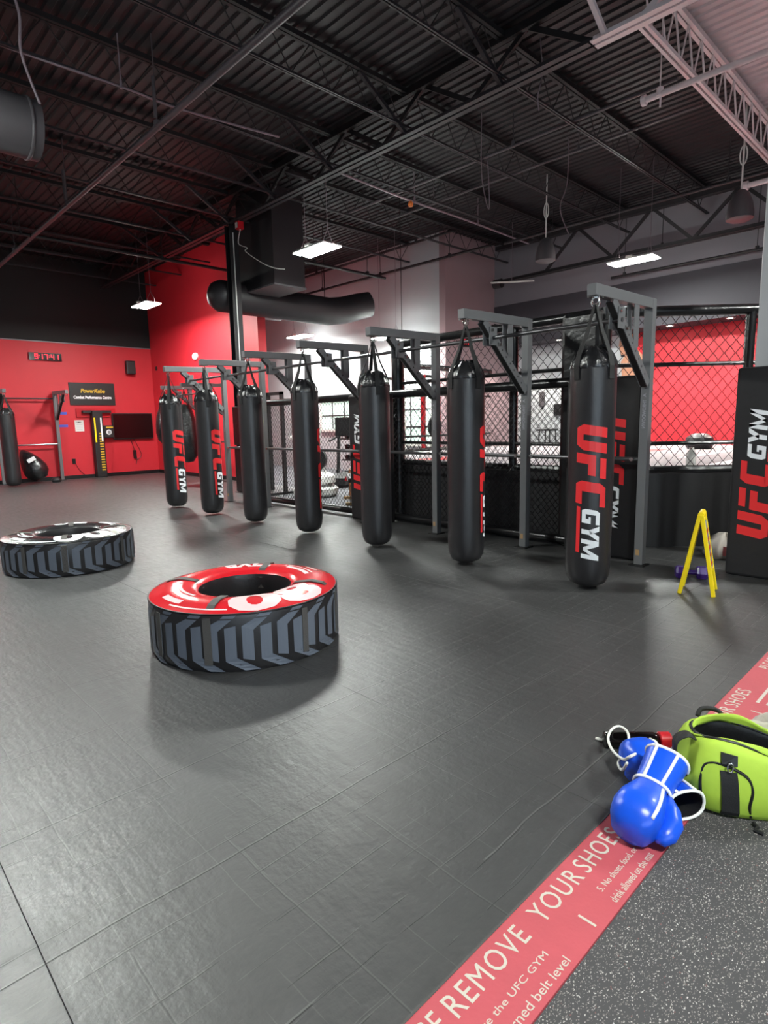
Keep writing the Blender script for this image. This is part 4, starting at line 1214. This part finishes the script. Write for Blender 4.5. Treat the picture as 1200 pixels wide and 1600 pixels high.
tag(MB().lathe([(0, 0), (.04, .01), (.05, .05), (.03, .1), (0, .11)], 14, c=(8.5, 7.95), caps=False).build('orange_cap', 'amber'), 'small orange cap hanging on the reddish conduit', 'cap')
bpy.data.objects['orange_cap'].location.z = 5.32
pipe('roof_strut', 'dark straight strut below the roof over the right pendant light', 'beam', [(11.7, -6.5, 5.3), (11.7, 8.1, 5.3)], .03, 'chord_black', [((11.7, 3.6, 5.3), 6.02), ((11.7, 6.9, 5.3), 6.02)])
wp = pipe('sprinkler_pipe', 'white sprinkler pipe crossing the white joist at top right', 'pipe', [(7.787, 3.36, 5.2), (7.787, -5.0, 5.2)], .035, 'steel_white', [((7.787, 3.2, 5.2), 6.02), ((7.787, .8, 5.2), 6.02)])
MB().tube([(7.787, 3.36, 5.2), (7.787, 3.41, 5.2)], .06, 12).build('end_cap', 'steel_white', wp, world=True)
MB().tube([(7.787, 3.19, 5.2), (7.787, 3.19, 5.06)], .012, 6).build('sprinkler_head', 'steel_white', wp, world=True)
wp = pipe('sprinkler_pipe', 'short white pipe end above the hanging speaker at right', 'pipe', [(11.2, 3.15, 5.0), (11.2, -4.0, 5.0)], .04, 'steel_white', [((11.2, 2.5, 5.0), 6.02)])
MB().tube([(11.2, 3.15, 5.0), (11.2, 3.22, 5.0)], .07, 12).build('end_cap', 'steel_white', wp, world=True)

# loose cables
for lab, pts in (('thin looped cable hanging from the deck left of the right pendant light', [(7.9, 5.9, 6.0), (7.9, 5.9, 5.2), (7.93, 5.85, 4.8), (7.96, 5.8, 4.62), (7.9, 5.75, 4.8), (7.92, 5.8, 5.3)]),
                 ('thin wavy cable hanging near the white brace', [(7.0, 4.35, 6.0), (7.02, 4.33, 5.6), (6.98, 4.36, 5.35), (7.03, 4.37, 5.2)]),
                 ('thin cable hanging over the dark grey bulkhead', [(9.6, 5.4, 6.0), (9.62, 5.42, 5.3), (9.55, 5.5, 4.9), (9.66, 5.4, 4.5)])):
    tag(MB().tube(spline(pts, 6), .008, 5).build('hanging_cable', 'conduit', smooth='all'), lab, 'cable')
tag(MB().tube(spline([(1.6, 6.9, 6.02), (1.95, 7.0, 5.5), (1.98, 7.1, 5.1), (2.12, 7.15, 4.7)], 6), .014, 6).build('hanging_cable', 'conduit', smooth='all'), 'cable dropping from the deck to the round duct at left', 'cable')
rb = thing('alarm_box', 'small red alarm box with a loose white wire beside the black column', 'alarm', (6.55, 10.70, 5.26))
MB().box(-.06, -.06, -.07, .06, .06, .07).build('box', 'red_plastic', rb)
MB().box(-.063, -.03, -.05, -.06, .05, .05).build('lens', 'housing', rb)
MB().tube(spline([(0, -.03, -.07), (.02, .1, -.3), (.02, -.2, -.45), (.04, -.12, -.5), (.1, -.6, -.8), (.2, -.85, -.92), (.32, -1.0, -.95)], 6), .009, 5).build('wire', 'housing', rb, smooth='all')

# pendant speakers
for lab, x, y, z, top in (('dark pendant speaker hanging beside the pale column at right', 10.74, 3.11, 4.36, 6.02), ('dark pendant speaker hanging before the truss girder', 10.74, 6.48, 4.42, 6.02)):
    t = thing('pendant_speaker', lab, 'speaker', (x, y, z), 0, 'pendant speakers')
    MB().lathe([(0, .0), (.13, .0), (.19, .03), (.19, .12), (.16, .28), (.11, .40), (.05, .45), (0, .455)], 24, caps=False).build('shell', 'duct_grey', t, smooth=True)
    MB().tube([(0, 0, .45), (0, 0, .9), (.01, 0, top - z)], .014, 6).build('cable', 'housing', t)
    MB().tube([(0, .05 * math.cos(a), .95 + .14 * math.sin(a)) for a in [2 * PI * k / 14 for k in range(14)]], .01, 5, True).build('cable_coil', 'housing', t)
t = thing('light_batten', 'thin unlit white batten in front of the truss girder', 'batten', (12.6, 8.5, 4.68))
MB().bar((0, .6, .08), (0, -.6, -.08), .06, .03).build('batten', 'housing', t)
MB().tube([(0, 0, 0), (0, 0, 1.37)], .006, 5).build('cable', 'conduit', t)

# ducts
d = thing('round_duct', 'open end of a grey round duct at the upper left edge', 'duct', (-4.9, 7.45, 4.55))
MB().lathe([(.29, 0), (.29, 7.05), (.272, 7.05), (.272, 0)], 32, caps=False).build('duct_pipe', 'duct_grey', d, smooth=True)
o = d.children[0]; o.rotation_euler = (0, PI / 2, 0)
MB().tube([(6.95, .29 * math.cos(a), .29 * math.sin(a)) for a in [2 * PI * k / 28 for k in range(28)]], .018, 6, True).build('flange', 'duct_grey', d, smooth='all')
MB().tube([(3.5, 0, .3), (3.5, 0, 1.47)], .01, 5).build('hanger', 'conduit', d)
d = thing('supply_duct', 'black supply duct with a square drop box beside the column', 'duct', (7.2, 11.2, 4.2))
MB().box(-.2, -.95, -.02, .55, .35, 1.82).build('drop_box', 'duct', d)
MB().box(-.22, -.97, -.05, .57, .37, -.02).build('box_flange', 'duct_grey', d)
MB().tube([(-.95, .35, -.12), (-.85, .35, -.12), (-.7, .35, -.12), (2.2, .35, -.12), (2.6, .28, -.06), (3.0, .12, .06), (3.25, .02, .12), (3.3, .0, .13)], [.06, .24, .32, .32, .32, .31, .3, .2], 24).build('round_run', 'duct', d, smooth=True)
for x in (.9, 2.1): MB().tube([(x, .35, .1), (x, .35, 1.82)], .012, 5).build('hanger', 'steel_black', d)
d = thing('return_duct', 'lower grey duct running towards the pale grey wall', 'duct', (8.2, 15.2, 4.75))
MB().tube([(0, 0, 0), (2.3, 0, 0)], .3, 24).build('round_run', 'duct_grey', d, smooth=True)
for x in (.6, 1.9): MB().tube([(x, 0, .28), (x, 0, 1.27)], .012, 5).build('hanger', 'steel_black', d)
pipe('sprinkler_pipe', 'dark pipe with an upturned end over the grey duct end', 'pipe', [(8.0, 11.0, 4.95), (10.8, 11.0, 4.95)], .035, 'steel_black', [((8.6, 11.0, 4.95), 6.02), ((10.2, 11.0, 4.95), 6.02)])

# ================================================================== WEIGHTS AREA BEHIND THE FENCE
def window(n, y0, y1, z0, z1, cols, rows):
    w = sroot('window_%d' % n, (11.8, (y0 + y1) / 2, (z0 + z1) / 2), 'pale mint glazed window on the far wall')
    hw, hz = (y1 - y0) / 2, (z1 - z0) / 2
    fr = MB()
    for a in (-1, 1):
        fr.box(-.05, a * hw - .04, -hz, 0, a * hw + .04, hz).box(-.05, -hw, a * hz - .04, 0, hw, a * hz + .04)
    fr.build('window_frame', 'frame_white', w)
    for c in range(cols):
        for r in range(rows):
            ya = -hw + 2 * hw * c / cols; yb = -hw + 2 * hw * (c + 1) / cols; za = -hz + 2 * hz * r / rows; zb_ = -hz + 2 * hz * (r + 1) / rows
            MB().box(-.02, ya + .02, za + .02, -.012, yb - .02, zb_ - .02).build('pane', 'glass_mint', w)
    for c in range(1, cols):
        y = -hw + 2 * hw * c / cols; MB().box(-.035, y - .018, -hz, -.005, y + .018, hz).build('mullion', 'duct_grey', w)
    for r in range(1, rows):
        z = -hz + 2 * hz * r / rows; MB().box(-.035, -hw, z - .018, -.005, hw, z + .018).build('mullion', 'duct_grey', w)
window(1, 13.3, 15.0, 1.2, 2.1, 3, 2)
window(2, 10.35, 11.5, .8, 2.2, 3, 3)

def storefront(n, along, fixed, a0, a1, z0, z1, cols):
    w = sroot('window_%d' % n, (0, 0, 0), 'bright storefront glazing behind the photographer')
    for c in range(cols):
        p = a0 + (a1 - a0) * c / cols + .04; q = a0 + (a1 - a0) * (c + 1) / cols - .04
        if along == 'y': MB().box(fixed, p, z0, fixed + .01, q, z1).build('pane', 'daylight', w)
        else: MB().box(p, fixed, z0, q, fixed + .01, z1).build('pane', 'daylight', w)
    for c in range(cols + 1):
        p = a0 + (a1 - a0) * c / cols
        if along == 'y': MB().box(fixed, p - .04, z0, fixed + .06, p + .04, z1).build('mullion', 'steel_black', w)
        else: MB().box(p - .04, fixed, z0, p + .04, fixed + .06, z1).build('mullion', 'steel_black', w)
storefront(3, 'y', -5.0, -6.4, -3.2, .2, 2.8, 3)
storefront(4, 'x', -7.0, -4.6, 1.4, .2, 2.8, 5)

# black pull-up frame, white exercise machine, bench, boxes, racks
t = thing('pull_up_frame', 'thin black pull-up frame just behind the chain-link fence', 'exercise frame', (6.95, 10.05, 0))
MB().box(-.05, .02, 0, .02, .08, 2.06).build('upright', 'black', t)
MB().box(-.05, .5, 0, .02, .56, 2.06).build('upright', 'black', t)
MB().box(-.05, .02, 2.0, .02, .56, 2.06).build('top_bar', 'black', t)
MB().box(-.4, .0, 0, .4, .58, .05).build('base', 'black', t)
t = thing('exercise_machine', 'white exercise machine with black wheel behind the fence', 'exercise machine', (7.1, 9.3, 0), .6)
MB().lathe([(0, .0), (.38, .0), (.44, .06), (.44, .16), (.36, .22), (0, .22)], 28, caps=False).build('base_shroud', 'machine_white', t, smooth=True)
MB().lathe([(0, .23), (.34, .23), (.40, .28), (.38, .40), (.28, .46), (0, .46)], 28, caps=False).build('upper_shroud', 'machine_white', t, smooth=True)
MB().tube([(-.06, 0, .72), (.06, 0, .72)], .24, 26).build('flywheel', 'black', t, smooth=True)
MB().tube([(.0, -.2, .45), (.0, -.05, .8), (0, .12, 1.25)], .035, 8).build('stem', 'machine_white', t, smooth=True)
MB().tube([(.0, .2, .45), (.0, .3, .9), (0, .38, 1.1)], .035, 8).build('seat_post', 'machine_white', t, smooth=True)
MB().lathe([(0, 1.10), (.12, 1.10), (.15, 1.14), (.12, 1.19), (0, 1.2)], 18, c=(0, .38), caps=False).build('seat', 'machine_white', t, smooth=True)
MB().lathe([(0, 1.18), (.1, 1.2), (.16, 1.3), (.12, 1.4), (0, 1.44)], 16, c=(0, .10), caps=False).build('console', 'machine_white', t, smooth=True)
t = thing('treadmill', 'dark treadmill with a red stripe under the far mint window', 'treadmill', (8.9, 10.6, 0), .5)
MB().box(-.8, -.35, .05, .8, .35, .22).build('deck', 'pad', t, bevel=.02)
MB().box(-.8, -.40, .16, .8, -.35, .26).build('side_rail', 'red_plastic', t)
for s in (-1, 1): MB().bar((.6, s * .36, .2), (.75, s * .36, 1.25), .06, .08).build('upright', 'black', t)
MB().box(.62, -.42, 1.1, .74, .42, 1.55).build('console', 'black', t, bevel=.02)
for s in (-1, 1): MB().tube([(.7, s * .36, 1.1), (.1, s * .36, 1.0)], .025, 8).build('handrail', 'bar', t)
t = thing('plyometric_box', 'brown wooden jump box behind the fence beside the middle pad', 'jump box', (7.85, 8.75, 0), .78)
for a, b, c in (((-.3, -.25, 0), (-.282, .25, .5), 'side'), ((.282, -.25, 0), (.3, .25, .5), 'side'), ((-.282, -.25, 0), (.282, -.232, .5), 'front'), ((-.282, .232, 0), (.282, .25, .5), 'back'), ((-.3, -.25, .5), (.3, .25, .52), 'top')):
    MB().box(*a, *b).build(c + '_panel', 'wood', t)
t = thing('flat_bench', 'black padded bench on tan legs behind the fence', 'bench', (7.0, 8.0, 0), .9)
MB().box(-.55, -.15, .40, .55, .15, .48).build('pad', 'vinyl', t, bevel=.02)
for x in (-.45, .45): MB().box(x - .03, -.2, 0, x + .03, .2, .05).box(x - .025, -.025, .05, x + .025, .025, .4).build('leg', 'tan', t)
t = thing('squat_rack', 'red and black squat rack standing before the mint window', 'squat rack', (10.4, 9.75, 0), .2)
for x in (-.35, .35):
    for y in (-.5, .5):
        MB().box(x - .04, y - .04, 0, x + .04, y + .04, 2.45).build('upright', 'red_plastic' if y < 0 else 'rack_dark', t)
for y in (-.5, .5): MB().box(-.35, y - .03, 2.4, .35, y + .03, 2.46).build('crossmember', 'rack_dark', t)
MB().tube([(-.35, -1.0, 1.3), (-.35, 1.0, 1.3)], .016, 8).build('barbell', 'bar', t)
for s in (-1, 1):
    MB().tube([(-.35, s * .74, 1.3), (-.35, s * .80, 1.3)], .22, 24).build('weight_plate', 'black', t)
    MB().tube([(-.35, s * .82, 1.3), (-.35, s * .87, 1.3)], .18, 24).build('weight_plate', 'black', t)
t = thing('battle_rope', 'white twisted rope hanging beside the red squat rack', 'rope', (9.4, 9.1, 0))
for ph in (0, PI):
    MB().tube([(.03 * math.cos(6 * z_ + ph), .045 * math.sin(6 * z_ + ph), z_) for z_ in [.1 + .06 * k for k in range(32)]], .03, 8).build('strand', 'piping', t, smooth='all')
MB().tube([(0, 0, 1.95), (0, 0, 6.05)], .008, 5).build('hanging_wire', 'black', t)
t = thing('dumbbell_rack', 'black dumbbell rack along the pale grey wall', 'dumbbell rack', (11.2, 12.2, 0))
for y in (-.9, .9): MB().bar((.2, y, 0), (.2, y, 1.05), .08, .06, up=(0, 1, 0)).bar((-.25, y, .02), (.3, y, .02), .06, .04).build('leg', 'rack_dark', t)
for z in (.35, .65, .95):
    MB().box(-.2, -.95, z, .25, .95, z + .04).build('shelf', 'rack_dark', t)
    for k in range(9):
        y = -.82 + .205 * k
        MB().tube([(-.12, y, z + .10), (-.02, y, z + .10), (.02, y, z + .10), (.08, y, z + .10), (.10, y, z + .10), (.2, y, z + .10)], [.065, .065, .02, .02, .065, .065], 8).build('dumbbell', 'black', t)

# things on the far white bay, fighter graphic and red LED display
t = thing('wall_graphic', 'large printed fighter graphic on the red wall above the lettered pad', 'wall graphic', (14.6, 6.3, 2.2))
def flat(pts): 
    mb = MB(); mb.prism([(p[0], p[1]) for p in pts], lambda y, z: (-.004, y, z), lambda y, z: (-.001, y, z)); return mb
flat([(.36, .55), (.30, .10), (-.05, -.7), (-.35, -.7), (-.30, .1), (-.22, .62), (.0, .86), (.2, .8)]).build('shoulder', 'skin', t)
flat([(.42, .95), (.35, .72), (.05, .72), (-.02, 1.0), (.0, 1.28), (.2, 1.38), (.38, 1.28)]).build('head', 'skin', t)
flat([(.40, 1.15), (.12, 1.05), (-.04, 1.02), (-.02, 1.32), (.12, 1.46), (.28, 1.47), (.42, 1.34)]).build('hair', 'hair', t)
flat([(.42, .95), (.36, .68), (.12, .62), (.10, .86)]).build('beard', 'black', t)
for i, o in enumerate(t.children): o.location.x = -.002 * (i + 1)
t = thing('led_display', 'small red lit display seen through the cage fence', 'display', (12.6, 9.9, 3.42))
MB().box(-.18, -.06, -.11, .18, 0, .11).build('case', 'black', t)
for x in (-.13, -.06, .03, .10):
    MB().box(x, -.064, -.06, x + .012, -.06, .06).box(x, -.064, .05, x + .045, -.06, .062).box(x, -.064, -.006, x + .045, -.06, .006).build('segment', 'led_red', t)
tag(MB().box(14.56, 8.2, 1.5, 14.6, 8.45, 1.8).build('wall_panel', 'black'), 'small dark panel on the white bay behind the cage', 'wall panel')
tag(MB().box(14.57, 8.75, 1.75, 14.6, 8.9, 2.15).build('poster', 'duct_grey'), 'narrow dark poster on the white bay behind the cage', 'poster')
t = thing('bar_stool', 'dark stool against the white bay behind the cage', 'stool', (14.1, 8.35, 0))
for dx, dy in ((-.15, -.15), (.15, -.15), (.15, .15), (-.15, .15)): MB().bar((dx * 1.2, dy * 1.2, 0), (dx, dy, 1.1), .03, .03).build('leg', 'black', t)
MB().box(-.2, -.2, 1.1, .2, .2, 1.15).build('seat', 'black', t)
t = thing('water_cup', 'pale plastic bottle standing on the cage canvas', 'bottle', (6.92, 2.33, .824))
MB().lathe([(0, 0), (.045, 0), (.05, .02), (.05, .16), (.025, .21), (.025, .24), (0, .24)], 14, caps=False).build('body', 'paper', t, smooth=True)
MB().lathe([(.0, .0), (.19, .0), (.24, .08), (.22, .2), (.12, .27), (0, .28)], 20, caps=False).build('ball', 'vinyl', thing('floor_ball', 'dark rounded bag resting inside the cage by the red wall', 'ball', (11.5, 3.75, .82)), smooth=True)
